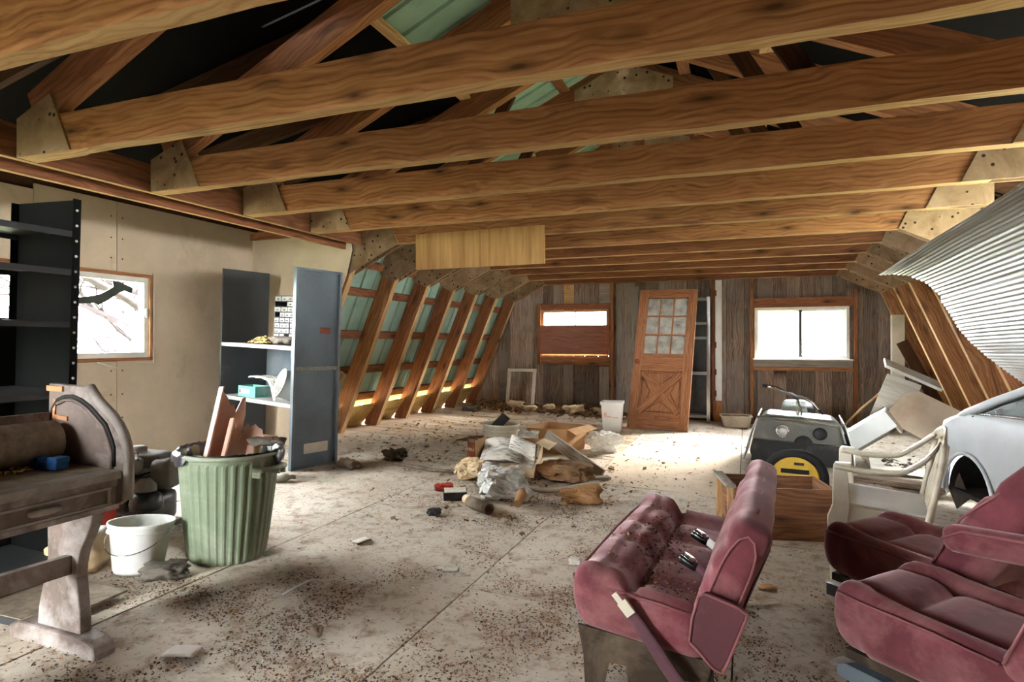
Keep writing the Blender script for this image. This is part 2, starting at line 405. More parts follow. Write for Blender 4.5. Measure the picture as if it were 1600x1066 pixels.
# ------------------------------------------------------------------ back wall: boards, studs, two windows
wall_back = struct('wall_back')
HOLES = [(-3.27, -2.13, 1.02, 1.78), (.16, 1.36, 1.02, 1.73)]
def ztop(x):
    xl = x if x < XC else mir(x)
    return min(low_out(xl, RW + .03), up_z(xl) + .2)
edges = sorted([-4.72, -3.27, -2.13, .16, 1.36, 2.75])
bx = []
for a, b in zip(edges, edges[1:]):
    n = max(1, round((b - a) / .205)); cut = [a + (b - a) * i / n + (random.uniform(-.035, .035) if 0 < i < n else 0) for i in range(n + 1)]
    bx += list(zip(cut, cut[1:]))
def wboard(x0, x1, z0, z1):
    if z1 - z0 < .03: return
    beam('wall_board', ((x0 + x1) / 2, YB + .012 + random.uniform(-.004, .004), z0), ((x0 + x1) / 2, YB + .012, z1), .022, x1 - x0 - .006, 'barn_board', wall_back, up=(0, 1, 0))
for x0, x1 in bx:
    xm = (x0 + x1) / 2; zt = max(.3, ztop(xm)); zb = fz(xm) - .02
    hole = next((h for h in HOLES if h[0] - .01 < xm < h[1] + .01), None)
    if hole: wboard(x0, x1, zb, hole[2]); wboard(x0, x1, hole[3], zt)
    else: wboard(x0, x1, zb, zt)
# boarding on the outside, behind the gaps
for z0, z1, x0, x1 in ((-.1, 1.0, -4.8, 2.8), (1.0, 1.79, -4.8, -3.28), (1.0, 1.79, -2.12, .15), (1.0, 1.79, 1.37, 2.8)): MB().box(((x0 + x1) / 2, YB + .05, (z0 + z1) / 2), (x1 - x0, .02, z1 - z0)).ob('outer_boarding', 'lumber_dark', wall_back)
MB().prism([(-4.6, 1.79), (2.6, 1.79), (1.9, 2.6), (XC, 3.75), (-3.9, 2.6)], YB + .04, YB + .06, 'Y').ob('outer_boarding', 'lumber_dark', wall_back)
def ws(x, z0, z1, w=.042, d=.09, m='lumber_red'): beam('stud', (x, YB - d / 2, z0), (x, YB - d / 2, z1), d, w, m, wall_back, up=(0, 1, 0))
def wh(x0, x1, z, h, m='lumber_red', d=.085, nm='rail'): beam(nm, (x0, YB - d / 2 + .001, z), (x1, YB - d / 2 + .001, z), h, d, m, wall_back)
for x, m in ((-2.055, 'lumber'), (-.475, 'lumber_red'), (.085, 'lumber'), (1.475, 'lumber_red'), (2.05, 'lumber_dark')): ws(x, fz(x), 2.26 if x < 1.4 else 2.0 if x < 2 else 1.25, m=m)
ws(-3.31, .86, 1.9, .05, m='lumber_red')
wh(-3.42, 1.3, 2.29, .05, 'lumber_dark'); wh(-3.42, 1.3, 2.24, .045, 'lumber_red')
wh(-3.28, -2.08, 1.845, .085, 'lumber_red'); wh(-3.28, -2.08, .93, .135, 'lumber')
wh(-2.9, -2.72, 2.06, .33, 'lumber_pale', .02, 'patch_board'); wh(-2.28, -2.1, 2.06, .33, 'weathered', .02, 'patch_board')
wh(.11, 1.45, 1.86, .09, 'lumber_red'); wh(.11, 1.45, 1.79, .05, 'lumber_red'); wh(.11, 1.45, .845, .05, 'lumber')
beam('whitewashed_board', (-1.93, YB - .012, .05), (-1.93, YB - .012, 2.2), .02, .13, 'weathered', wall_back, up=(0, 1, 0))
beam('whitewashed_board', (-1.72, YB - .012, .05), (-1.72, YB - .012, 2.15), .02, .17, 'weathered', wall_back, up=(0, 1, 0))
beam('whitewashed_board', (-2.2, YB - .012, .05), (-2.2, YB - .012, .84), .02, .16, 'weathered', wall_back, up=(0, 1, 0))
tr = struct('trim_1'); beam('jamb_board', (-.395, YB - .09, .34), (-.395, YB - .09, 2.2), .03, .095, 'white_paint', tr, up=(0, 1, 0))
for z in (2.0, 1.2, .78, .45): MB().box((-.44, YB - .11, z), (.03, .012, .09)).ob('hinge', 'rust', tr)
beam('jamb_foot', (-.41, YB - .08, .0), (-.41, YB - .08, .335), .04, .13, 'lumber', tr, up=(0, 1, 0))
t2 = struct('trim_2'); beam('corner_post', (1.97, YB - .2, 0), (1.97, YB - .2, 1.62), .11, .15, 'cream_plastic', t2, up=(0, 1, 0))

def frame4(parent, name, x0, x1, z0, z1, w, y, d, mat):
    for p, q in (((x0, z1 - w / 2), (x1, z1 - w / 2)), ((x0, z0 + w / 2), (x1, z0 + w / 2))): beam(name, (p[0], y, p[1]), (q[0], y, q[1]), w, d, mat, parent)
    for x in (x0 + w / 2, x1 - w / 2): beam(name, (x, y, z0 + w), (x, y, z1 - w), d, w, mat, parent, up=(0, 1, 0))
w2 = struct('window_2')
frame4(w2, 'window_frame', -3.275, -2.125, 1.02, 1.785, .035, YB + .0, .09, 'lumber_pale')
beam('mullion', (-2.7, YB + .02, 1.055), (-2.7, YB + .02, 1.75), .03, .035, 'white_paint', w2, up=(0, 1, 0))
for a, b in ((-3.24, -2.717), (-2.683, -2.16)): MB().box(((a + b) / 2, YB + .03, 1.4), (b - a, .004, .69)).ob('pane', 'glass', w2)
MB().box((-2.7, YB - .1, 1.285), (1.17, .014, .49)).ob('cover_panel', 'panel_red', w2)['label'] = 'reddish wood panel covering the lower window'
w3 = struct('window_3')
frame4(w3, 'window_frame', .12, 1.4, .98, 1.765, .045, YB - .01, .1, 'white_paint')
frame4(w3, 'sash', .165, .765, 1.025, 1.72, .022, YB + .02, .03, 'white_paint')
frame4(w3, 'sash', .745, 1.355, 1.025, 1.72, .022, YB - .01, .03, 'white_paint')
for a, b, y in ((.187, .743, .02), (.767, 1.333, -.01)): MB().box(((a + b) / 2, YB + y, 1.372), (b - a, .004, .655)).ob('pane', 'glass', w3)
beam('mullion', (.757, YB - .03, 1.02), (.757, YB - .03, 1.73), .05, .045, 'dark_steel', w3, up=(0, 1, 0))
beam('sill', (.1, YB - .1, .985), (1.44, YB - .1, .985), .022, .12, 'white_paint', w3)
beam('apron', (.1, YB - .07, .925), (1.44, YB - .07, .925), .1, .03, 'weathered', w3)

# ------------------------------------------------------------------ left dormer: plasterboard walls and window
wall_left = struct('wall_left'); XW = -4.97
WY0, WY1, WZ0, WZ1 = 2.2, 4.0, 1.08, 1.84
def lsheet(poly): MB().prism([(p[0], p[1]) for p in poly], XW, XW - .014, 'X').ob('plasterboard_sheet', 'drywall', wall_left)
g = .003
lsheet([(-1.6, .15), (.02 - g, .15), (.02 - g, 2.4), (-1.6, 2.4)])
lsheet([(.02 + g, .15), (1.24 - g, .15), (1.24 - g, 2.4), (.02 + g, 2.4)])
lsheet([(1.24 + g, .15), (2.46 - g, .15), (2.46 - g, WZ0), (WY0, WZ0), (WY0, WZ1), (2.46 - g, WZ1), (2.46 - g, 2.4), (1.24 + g, 2.4)])
lsheet([(2.46 + g, .15), (3.67 - g, .15), (3.67 - g, WZ0 - g), (2.46 + g, WZ0 - g)])
lsheet([(2.46 + g, WZ1 + g), (3.02 - g, WZ1 + g), (3.02 - g, 2.385), (2.46 + g, 2.385)])
lsheet([(3.02 + g, WZ1 + g), (3.67 - g, WZ1 + g), (3.67 - g, 2.43), (3.02 + g, 2.43)])
lsheet([(3.67 + g, .15), (5.22, .15), (5.22, 2.43), (3.67 + g, 2.43), (3.67 + g, WZ1), (WY1, WZ1), (WY1, WZ0), (3.67 + g, WZ0)])
for y in (3.62, 3.72):
    for z in (1.95, 2.12, 2.3, .4, .6, .8, 1.0): MB().lathe([(.0, .002), (.007, .001), (.008, 0)], 6, M=T(XW, y, z) @ RY(90)).ob('screw_head', 'rust', wall_left)
MB().box((XW - .1, 1.9, 2.3), (.15, 7, .3)).ob('wall_plate', 'lumber_dark', wall_left)
MB().prism([(-1.6, .1), (5.3, .1), (5.3, WZ0), (-1.6, WZ0)], XW - .02, XW - .1, 'X').ob('outer_boarding', 'lumber_dark', wall_left)
MB().prism([(-1.6, WZ0), (WY0, WZ0), (WY0, WZ1), (-1.6, WZ1)], XW - .02, XW - .1, 'X').ob('outer_boarding', 'lumber_dark', wall_left)
MB().prism([(WY1, WZ0), (5.3, WZ0), (5.3, WZ1), (WY1, WZ1)], XW - .02, XW - .1, 'X').ob('outer_boarding', 'lumber_dark', wall_left)
MB().prism([(-1.6, WZ1), (5.3, WZ1), (5.3, 2.6), (-1.6, 2.6)], XW - .02, XW - .1, 'X').ob('outer_boarding', 'lumber_dark', wall_left)
w1 = struct('window_1')
def frameX(name, y0, y1, z0, z1, w, x, d, mat):
    for z in (z0 + w / 2, z1 - w / 2): beam(name, (x, y0, z), (x, y1, z), w, d, mat, w1)
    for y in (y0 + w / 2, y1 - w / 2): beam(name, (x, y, z0 + w), (x, y, z1 - w), d, w, mat, w1, up=(1, 0, 0))
frameX('window_casing', WY0, WY1, WZ0, WZ1, .028, XW - .045, .11, 'lumber')
frameX('window_frame', WY0 + .028, WY1 - .028, WZ0 + .028, WZ1 - .028, .045, XW - .04, .06, 'white_paint')
beam('mullion', (XW - .04, 3.05, WZ0 + .07), (XW - .04, 3.05, WZ1 - .07), .05, .05, 'white_paint', w1, up=(1, 0, 0))
for a, b in ((2.27, 3.025), (3.075, 3.93)): MB().box((XW - .05, (a + b) / 2, 1.46), (.004, b - a, .62)).ob('pane', 'glass', w1)
MB().rbox((.02, .025, .08), .008, 3, (XW - .005, 3.95, 1.5)).ob('latch', 'white_plastic', w1)
MB().tube([(XW + .008, 4.005, 1.86), (XW + .008, 4.012, 1.5), (XW + .008, 4.006, 1.06), (XW + .008, 3.7, 1.055), (XW + .008, 3.66, 1.02), (XW + .008, 3.5, 1.075)], .005, 6).ob('wire', 'white_plastic', w1)

wall_end = struct('wall_dormer_end')
MB().prism([(XW, .15), (XW, 2.335), (-3.72, 2.335), (-3.70, 2.17), (-3.765, 1.93), (-4.42, .36), (-4.46, .15)], 5.2, 5.214, 'Y').ob('plasterboard_sheet', 'drywall', wall_end)
beam('top_plate', (XW, 5.19, 2.375), (-3.6, 5.19, 2.375), .08, .05, 'lumber_red', wall_end)
MB().prism([(-5.1, .1), (-5.1, 2.62), (-2.2, 3.19), (-3.75, 2.5), (-4.12, 2.28), (-4.03, 2.04), (-4.77, .1)], 5.34, 5.36, 'Y').ob('outer_boarding', 'lumber_dark', wall_end)

# ------------------------------------------------------------------ roof: trusses, girts, sheets
ceiling = struct('ceiling')
JB, JH, JT = 2.215, .195, .078
GL = [(-3.76, 1.933), (-3.19, 2.215), (-3.34, 2.54), (-4.0, 2.25), (-3.93, 2.01)]
GD = [(-3.6, 2.215), (-3.19, 2.215), (-3.34, 2.52), (-3.6, 2.42)]
def M2(poly): return [(mir(x), z) for x, z in poly][::-1]
TB = ['lumber', 'lumber', 'lumber', 'lumber', 'lumber', 'lumber_red']
for k in range(-6, 7):
    y = FY(k); tr = sub('roof_truss', ceiling, T(0, y, 0)); dl = k <= -1; drt = k <= 0
    tone = 'lumber' if k < 2 else 'lumber_red'
    zj = JB + JH / 2
    x0 = -3.6 if dl else -3.35
    # tie beam, slightly bowed and rough along its lower edge
    L = 1.38 - x0; n = 22
    def tb(u, v, n=n):
        return 0
    mb = MB(); vs = []; rnd = random.Random(k + 50)
    for i in range(n + 1):
        x = -L / 2 + L * i / n; wz = .006 * nz(x * 1.3, k * 3.1); wt = .004 * nz(x * 2, k * 1.7 + 9)
        vs += [(x, -JT / 2 + wt, -JH / 2 + wz + rnd.uniform(-.0025, .0025)), (x, JT / 2 + wt, -JH / 2 + wz + rnd.uniform(-.003, .003)), (x, JT / 2 + wt, JH / 2 + wz), (x, -JT / 2 + wt, JH / 2 + wz)]
    fs = [(i * 4 + a, i * 4 + (a + 1) % 4, i * 4 + 4 + (a + 1) % 4, i * 4 + 4 + a) for i in range(n) for a in range(4)] + [(0, 3, 2, 1), (n * 4, n * 4 + 1, n * 4 + 2, n * 4 + 3)]
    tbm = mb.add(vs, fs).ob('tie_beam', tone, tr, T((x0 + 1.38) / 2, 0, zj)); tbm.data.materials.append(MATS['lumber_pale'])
    for i in range(n): tbm.data.polygons[i * 4].material_index = 1      # paler lower edge: floor bounce light put into its colour
    # upper rafters, webs and ridge plate
    for sd in (0, 1):
        mx = (lambda x: mir(x)) if sd else (lambda x: x)
        xa = -3.5 if (drt if sd else dl) else -4.0
        beam('upper_rafter', (mx(xa), y, up_z(xa) + .09), (mx(XC - .02), y, up_z(XC) + .09), .18, JT, 'lumber_red', tr, edge='lumber')
        if k >= -1 or sd: beam('web', (mx(-2.25), y + .062, zj + .06), (mx(-1.75), y + .062, up_z(-1.75) + .05), .09, .04, 'lumber_dark', tr)
        poly = (GD if (drt if sd else dl) else GL)
        if sd: poly = M2(poly)
        for s in (-1, 1):
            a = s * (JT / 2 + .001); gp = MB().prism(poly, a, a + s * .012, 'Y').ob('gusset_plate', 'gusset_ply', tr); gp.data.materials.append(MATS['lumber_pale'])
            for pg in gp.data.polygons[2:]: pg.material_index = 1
        if not (drt if sd else dl):
            q0 = A_in + nr * (RW / 2) + dr * .2; zf = fz(-4.5) if not sd else 0.0
            q1 = A_in + nr * (RW / 2) - dr * ((1.933 - zf) / dr.y + .06)
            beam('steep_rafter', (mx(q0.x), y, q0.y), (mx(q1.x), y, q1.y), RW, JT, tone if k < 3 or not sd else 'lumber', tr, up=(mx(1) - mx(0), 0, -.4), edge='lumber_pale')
    MB().prism([(XC - .42, up_z(XC) - .28), (XC + .42, up_z(XC) - .28), (XC + .42, up_z(XC) - .06), (XC, up_z(XC) + .12), (XC - .42, up_z(XC) - .06)], -.055, -.041, 'Y').ob('ridge_plate', 'gusset_ply', tr)
    if k in (1, 3): beam('king_post', (XC, y + .062, zj), (XC, y + .062, up_z(XC)), .09, .04, 'lumber_red', tr, up=(1, 0, 0))
# girts on the steep left slope and blocking at its foot
YN, YF = FY(0) - .03, YB + .05
for z in (2.1, 1.80, 1.33, .91, .56):
    q = A_in + nr * (RW + .02) - dr * ((A_in.y + nr.y * (RW + .02) - z) / dr.y)
    beam('girt', (q.x, YN, q.y), (q.x, YF, q.y), .09, .035, 'lumber_red', ceiling, up=(dr.x, 0, dr.y))
    if z > 1.2 or 1: beam('girt', (mir(q.x), 5.9, q.y), (mir(q.x), YF, q.y), .09, .035, 'lumber_red', ceiling, up=(-dr.x, 0, dr.y))
for k in range(0, 7):
    a, b = FY(k) + .04, (FY(k + 1) - .04 if k < 6 else YB - .01)
    q = A_in + nr * .17 - dr * ((A_in.y + nr.y * .17 - .3) / dr.y)
    MB().box((0, (a + b) / 2, 0), (.02, b - a, .42), T(q.x - .02, 0, q.y - .02) @ RY(38)).ob('blocking_board', 'yellow_ply', ceiling)
def rib(y):
    t = (y / .225) % 1.0
    return .022 if .40 < t < .56 else (.012 if .36 < t < .60 else 0)
def sheet(pts, y0, y1, mat, parent=ceiling):
    """ribbed roofing from lower point to upper point (x,z), laid between y0 and y1"""
    (xa, za), (xb, zb) = pts; d = Vector((xb - xa, 0, zb - za)).normalized(); nrm = Vector((-d.z, 0, d.x)) if d.x > 0 else Vector((d.z, 0, -d.x))
    if nrm.z < 0: nrm = -nrm
    ys = []
    n = int(round((y1 - y0) / .225))
    for i in range(n):
        for t in (0, .37, .41, .55, .59): ys.append((y0 + (i + t) * (y1 - y0) / n, .02 if t in (.41, .55) else 0))
    ys.append((y1, 0))
    vs = []
    for y, h in ys:
        for (x, z) in ((xa, za), (xb, zb)): vs.append(Vector((x, y, z)) + nrm * h)
    m = len(vs); vs += [v + nrm * .003 for v in vs]
    fs = [(2 * i, 2 * i + 1, 2 * i + 3, 2 * i + 2) for i in range(len(ys) - 1)]; fs += [tuple(q + m for q in f[::-1]) for f in fs]
    MB().add(vs, fs).ob('roofing_sheet', mat, parent)
off = RW + .04
def lowpt(z, o=off): q = A_in + nr * o - dr * ((A_in.y + nr.y * o - z) / dr.y); return (q.x, q.y)
y = 5.27
while y < YF - .05:
    y1 = min(y + .9, YF); sheet((lowpt(.43), lowpt(2.32)), y + .002, y1, 'roof_green'); y = y1
y = 5.95
while y < YF - .05:
    y1 = min(y + .9, YF); a, b = lowpt(-.1), lowpt(2.32); sheet(((mir(a[0]), a[1]), (mir(b[0]), b[1])), y + .002, y1, 'roof_green'); y = y1
for sd in (0, 1):
    mx = mir if sd else (lambda x: x)
    for i, x in enumerate((-3.9, -3.3, -2.7, -2.1, -1.5, -1.05)):
        ya = (5.95 if sd else 5.3) if x < -2.5 else -1.6
        z = up_z(x) + .19
        beam('purlin', (mx(x), ya, z), (mx(x), YF, z), .02, .09, 'lumber_pale' if i % 2 else 'lumber_red', ceiling)
    y = -1.6
    while y < YF - .05:
        y1 = min(y + .9, YF); xa = -4.15 if y > (5.9 if sd else 5.2) else -2.15
        if y < (5.95 if sd else 5.27) < y1: y1 = (5.95 if sd else 5.27)
        sheet(((mx(xa), up_z(xa) + .21), (mx(XC), up_z(XC) + .21)), y + .002, y1, 'roof_green' if y > 2.2 and not sd else 'roof_dark'); y = y1  # the dark sheets carry the attic's shade in their colour
# dormer header boards, dormer roofs and their rafters
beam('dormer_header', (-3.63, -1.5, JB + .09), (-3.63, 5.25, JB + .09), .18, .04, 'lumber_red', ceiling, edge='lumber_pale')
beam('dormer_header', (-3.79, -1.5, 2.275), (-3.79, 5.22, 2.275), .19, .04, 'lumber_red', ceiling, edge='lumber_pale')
for sd, ye in ((0, 5.36), (1, 6.0)):
    mx = mir if sd else (lambda x: x)
    def dz(x): return 3.2 + (x + 2.1) * .1905
    spans = [(-2.1, -5.25, -1.6, ye)] if sd else [(-2.1, -5.25, -1.6, 2.845), (-2.66, -5.25, 2.845, 2.862), (-2.1, -5.25, 2.862, ye)]   # daylight shows through one open joint
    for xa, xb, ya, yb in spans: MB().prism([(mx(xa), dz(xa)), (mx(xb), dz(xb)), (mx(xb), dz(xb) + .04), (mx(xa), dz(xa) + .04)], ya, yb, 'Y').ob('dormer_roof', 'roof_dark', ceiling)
    for k in range(-6, 1):
        if not sd: beam('dormer_rafter', (mx(-2.4), FY(k) + .06, 3.06), (mx(-5.1), FY(k) + .06, 2.53), .14, .04, 'lumber_dark', ceiling)

# ------------------------------------------------------------------ right dormer and the end behind the photographer
wall_right = struct('wall_right'); XR2 = 3.25
def rp(y0, y1, z0, z1): MB().box((XR2 + .05, (y0 + y1) / 2, (z0 + z1) / 2), (.1, y1 - y0, z1 - z0)).ob('wall_panel', 'drywall', wall_right)
rp(-1.6, 6.0, -.05, .55); rp(-1.6, 6.0, 2.2, 2.62); rp(-1.6, 3.3, .55, 2.2); rp(5.5, 6.0, .55, 2.2)  # unseen opening, sized to steer daylight in from behind the seats
MB().prism([(2.6, 0), (3.3, 0), (3.3, 2.62), (.2, 3.2), (1.8, 2.5), (2.1, 2.2)], 5.98, 6.02, 'Y').ob('cheek_panel', 'lumber_dark', wall_right)
wall_front = struct('wall_front')  # unseen wall; its gap is placed and sized to steer fill daylight
MB().prism([(-5.1, 2.35), (3.3, 2.35), (3.3, 2.64), (XC, 3.8), (-5.1, 2.64)], -1.65, -1.6, 'Y').ob('gable_panel', 'lumber_dark', wall_front)
MB().prism([(-5.1, -.1), (3.3, -.1), (3.3, .5), (-5.1, .5)], -1.65, -1.6, 'Y').ob('knee_panel', 'lumber_dark', wall_front)
MB().prism([(-5.1, .5), (-3.6, .5), (-3.6, 2.35), (-5.1, 2.35)], -1.65, -1.6, 'Y').ob('side_panel', 'lumber_dark', wall_front)
MB().prism([(-2.85, .5), (3.3, .5), (3.3, 2.35), (-2.85, 2.35)], -1.65, -1.6, 'Y').ob('side_panel', 'lumber_dark', wall_front)
# outside
MB().box((0, 0, -3.2), (160, 160, .1)).ob('ground_outside', 'ground_green', kind='structure')
# ================================================================== left side
# ---- black steel shelving
def shelving():
    t = thing('steel_shelving', 'tall black steel shelving unit behind the roll-top desk', 'shelf', on_floor(-3.24, 1.0))
    X0, X1, Y0, Y1, H = -.225, .225, 0, 1.0, 1.81
    for x in (X0, X1):
        for y in (Y0, Y1):
            sx = -1 if x > 0 else 1; sy = 1 if y == Y0 else -1
            m = MB(); m.box((x, y + sy * .018, H / 2), (.004, .036, H)); m.box((x + sx * .02, y, H / 2), (.04, .004, H)); p = m.ob('post', 'black_metal', t)
            if y == Y1 and x > 0:
                b = MB()
                for i in range(24): b.lathe([(0, .003), (.006, .003), (.007, 0)], 6, M=T(x + .002, y - .018, .1 + i * .072) @ RY(90))
                b.ob('punched_holes', 'litter_white', p, kind='stuff')
    MB().box((0, Y1 - .004, H / 2 + .02), (.43, .003, H - .04)).ob('end_panel', 'black_metal', t)
    MB().box((X0 + .002, .5, .62), (.003, 1.0, 1.24)).ob('back_panel', 'black_metal', t)
    for z in (.1, .5, .9, 1.23, 1.475, 1.655):
        m = MB(); m.box((0, .5, z), (.44, .99, .003)); m.box((X1 - .002, .5, z - .012), (.003, .99, .028)); m.box((X0 + .003, .5, z - .012), (.003, .99, .028))
        m.ob('shelf_board', 'dark_steel', t)
shelving()

# ---- roll-top desk
def desk():
    t = thing('roll_top_desk', 'dusty dark wooden roll-top desk missing its cover, at the left edge', 'desk', T(-2.35, 1.1, fz(-2.35)) @ RY(1.2))
    zb = fz(-2.35)
    def L(p): return (p[0] + 2.35, p[1] - zb)
    prof = [L(p) for p in [(-2.562, .64), (-2.562, 1.077), (-2.354, 1.07), (-2.33, 1.045), (-2.304, 1.02), (-2.26, .99), (-2.222, .966), (-2.19, .935), (-2.166, .901), (-2.148, .86), (-2.139, .814), (-2.139, .74), (-2.142, .668), (-2.182, .64)]]
    for y in (.5, -.55):
        e = MB().prism(prof, y, y + .03, 'Y').ob('end_panel', 'desk_wood', t, bevel=.004)
        if y > 0:
            edge = [(p[0], y + .015, p[1]) for p in prof[2:13]]
            m = MB(); m.tube(edge, .019, 8); m.ob('edge_moulding', 'desk_edge', e)
            arc = [L(p) for p in [(-2.553, .79), (-2.553, .94), (-2.535, .98), (-2.508, 1.013), (-2.465, 1.03), (-2.421, 1.033), (-2.37, 1.02), (-2.32, .996), (-2.238, .937), (-2.205, .88), (-2.195, .855), (-2.193, .787)]]
            MB().tube([(p[0], y - .001, p[1]) for p in arc], .008, 6).ob('roll_track', 'black_rubber', e)
            MB().tube([(p[0] + .02 * (-.1 - p[0]) * 2, y - .004, p[1] - .014) for p in arc[3:]], .007, 6).ob('track_lip', 'desk_wood', e)
            MB().box((-.17, y - .004, .975), (.09, .008, .02)).ob('split_wood', 'bare_split', e)
            MB().box((0, 0, 0), (.012, .006, .2), T(-.178, y - .003, .835) @ RY(5)).ob('split_wood', 'bare_split', e)
            MB().box((0, 0, 0), (.075, .006, .016), T(-.135, y - .003, .865) @ RY(4)).ob('split_wood', 'bare_split', e)
    top = .775 - zb
    MB().box((-.02, -.02, top - .012), (.42, 1.06, .024)).ob('desk_top', 'stone_dust', t)
    MB().box((.165, -.02, top - .014), (.07, 1.03, .028)).ob('front_edge_board', 'desk_edge', t)
    MB().box((.15, -.02, top - .042), (.06, 1.03, .03)).ob('moulding', 'desk_wood', t)
    fr = MB().box((.165, -.02, top - .088), (.03, 1.02, .065)).ob('drawer', 'desk_wood', t)
    MB().box((.183, -.02, top - .06), (.008, .98, .008)).box((.183, -.02, top - .116), (.008, .98, .008)).box((.183, .46, top - .088), (.008, .01, .06)).ob('drawer_frame', 'desk_edge', fr)
    MB().rbox((.03, .1, .024), .01, 4, (.192, .24, top - .085)).ob('drawer_handle', 'desk_edge', fr)
    MB().box((.15, -.02, top - .132), (.07, 1.04, .018)).ob('bottom_rail', 'desk_wood', t)
    MB().box((-.2, -.02, top + .09), (.02, 1.02, .2)).ob('back_board', 'desk_wood', t)
    legp = [L(p) for p in [(-2.52, .64), (-2.26, .64), (-2.262, .60), (-2.274, .56), (-2.30, .51), (-2.328, .46), (-2.342, .40), (-2.345, .36), (-2.332, .29), (-2.322, .22), (-2.32, .15), (-2.562, .15), (-2.555, .22), (-2.535, .30), (-2.518, .36), (-2.508, .42), (-2.512, .52)]]
    footp = [L(p) for p in [(-2.70, .075), (-2.70, .13), (-2.64, .15), (-2.32, .15), (-2.26, .14), (-2.22, .125), (-2.212, .1), (-2.215, .075)]]
    for y in (.47, -.52):
        MB().prism(legp, y, y + .045, 'Y').ob('leg', 'desk_wood', t, bevel=.005)
        MB().prism(footp, y - .02, y + .065, 'Y').ob('foot', 'desk_wood', t, bevel=.01)
    beam('stretcher', (-2.4, .62, .42), (-2.38, 1.58, .405), .07, .03, 'desk_wood', t)
    m = MB()
    for i in range(90): m.rbox((random.uniform(.008, .03), random.uniform(.008, .025), random.uniform(.006, .018)), .004, 2, (random.uniform(-.19, -.06), random.uniform(.0, .46), top + .006))
    m.ob('crumbs', 'straw', t, kind='stuff')
desk()
MB().lathe([(.0, -.3), (.075, -.3), (.077, -.1), (.075, .1), (.077, .3), (.0, .3)], 20, M=T(-2.455, 1.26, .87) @ RX(90) @ RZ(0)).ob('dusty_roll', 'stone_dust', label='thick dusty brown roll lying on the desk top', cat='roll')
t = thing('blue_holder', 'small blue plastic tray with a raised end on the desk', 'tray', T(-2.36, 1.49, .782) @ RZ(4))
MB().box((0, 0, .014), (.12, .05, .028)).box((-.045, 0, .034), (.03, .05, .02)).ob('body', 'blue_plastic', t, bevel=.004)
MB().box((.04, 0, .034), (.05, .05, .022)).ob('raised_end', 'blue_plastic', t, bevel=.004)

t = thing('steel_shelf_plate', 'flat dusty steel shelf plate lying on the floor under the desk', 'shelf plate', on_floor(-2.79, 1.78, 4))
MB().box((0, 0, .03), (.4, .36, .01)).ob('plate', 'stone_dust', t); MB().box((0, -.18, .015), (.4, .006, .03)).ob('rim', 'dark_steel', t)

# ---- small engine
def engine():
    t = thing('small_engine', 'greasy black small petrol engine with fuel tank on the floor', 'engine', on_floor(-3.42, 2.66, 12) @ Matrix.Scale(1.06, 4))
    MB().rbox((.3, .26, .2), .05, 5, (0, .02, .12)).ob('crankcase', 'engine_black', t)
    MB().box((0, .02, .015), (.32, .28, .03)).ob('mounting_base', 'engine_black', t)
    tk = MB().rbox((.26, .16, .09), .025, 5, (-.03, .1, .375)).ob('fuel_tank', 'engine_dust', t)
    MB().lathe([(0, .03), (.035, .03), (.04, .02), (.04, 0)], 16, M=T(-.07, .08, .42)).ob('fuel_cap', 'engine_dust', tk)
    m = MB()
    for i in range(6): m.box((-.06, .05, .2 + i * .022), (.18, .2, .008))
    m.ob('cooling_fins', 'engine_black', t)
    MB().lathe([(0, .07), (.06, .068), (.078, .055), (.08, .0), (.075, -.01), (0, -.01)], 20, M=T(-.02, -.07, .34)).ob('air_cleaner', 'engine_dust', t)
    MB().tube([(-.06, -.07, .4), (.0, -.07, .425), (.045, -.07, .445), (.05, -.07, .4)], .004, 6).ob('wire_bail', 'chrome', t)
    MB().lathe([(0, .05), (.05, .045), (.075, .02), (.085, -.02), (.08, -.05), (0, -.05)], 18, M=T(.13, -.1, .2)).ob('recoil_housing', 'engine_black', t)
    MB().lathe([(0, .06), (.03, .06), (.055, .03), (.06, 0)], 16, M=T(.12, -.1, .25)).ob('dome_cover', 'engine_dust', t)
    MB().rbox((.13, .14, .17), .04, 5, (.12, .06, .31)).ob('blower_shroud', 'engine_dust', t)
    MB().rbox((.1, .08, .11), .03, 4, (-.0, -.12, .17)).ob('carburettor', 'engine_black', t)
    MB().lathe([(0, .09), (.03, .085), (.035, .02), (.03, 0)], 14, M=T(-.04, -.1, .24)).ob('float_bowl', 'engine_black', t)
    MB().tube([(-.12, -.1, .3), (-.13, -.14, .22), (-.06, -.17, .16), (.0, -.16, .2)], .008, 6).ob('fuel_line', 'black_rubber', t)
    MB().box((.15, -.16, .12), (.05, .004, .025)).ob('sticker', 'straw', t)
    MB().lathe([(0, .22), (.035, .22), (.035, 0), (0, 0)], 14, M=T(-.15, -.03, .12) @ RY(-80)).ob('drive_shaft', 'engine_black', t)
engine()

# ---- white bucket, sack and rag next to it
def bucket():
    t = thing('white_bucket', 'white plastic bucket with a wire handle beside the desk', 'bucket', on_floor(-2.84, 2.21, 20) @ RX(-5))
    MB().lathe([(.0, .006), (.098, .006), (.104, 0), (.112, .02), (.136, .2), (.148, .228), (.152, .24), (.15, .246), (.143, .244), (.13, .2), (.104, .014), (0, .014)], 32).ob('body', 'white_plastic', t)
    MB().lathe([(.139, .2), (.15, .2), (.15, .206), (.141, .206)], 32).ob('rim_band', 'white_plastic', t)
    MB().tube([(.146 * math.cos(a), -.146 * abs(math.sin(a)) - .012, .2 - .09 * math.sin(a)) for a in [math.pi * i / 16 for i in range(17)]], .0028, 6).ob('wire_handle', 'chrome', t)
    for s in (-1, 1): MB().rbox((.02, .03, .03), .008, 3, (s * .146, 0, .2)).ob('handle_ear', 'white_plastic', t)
bucket()
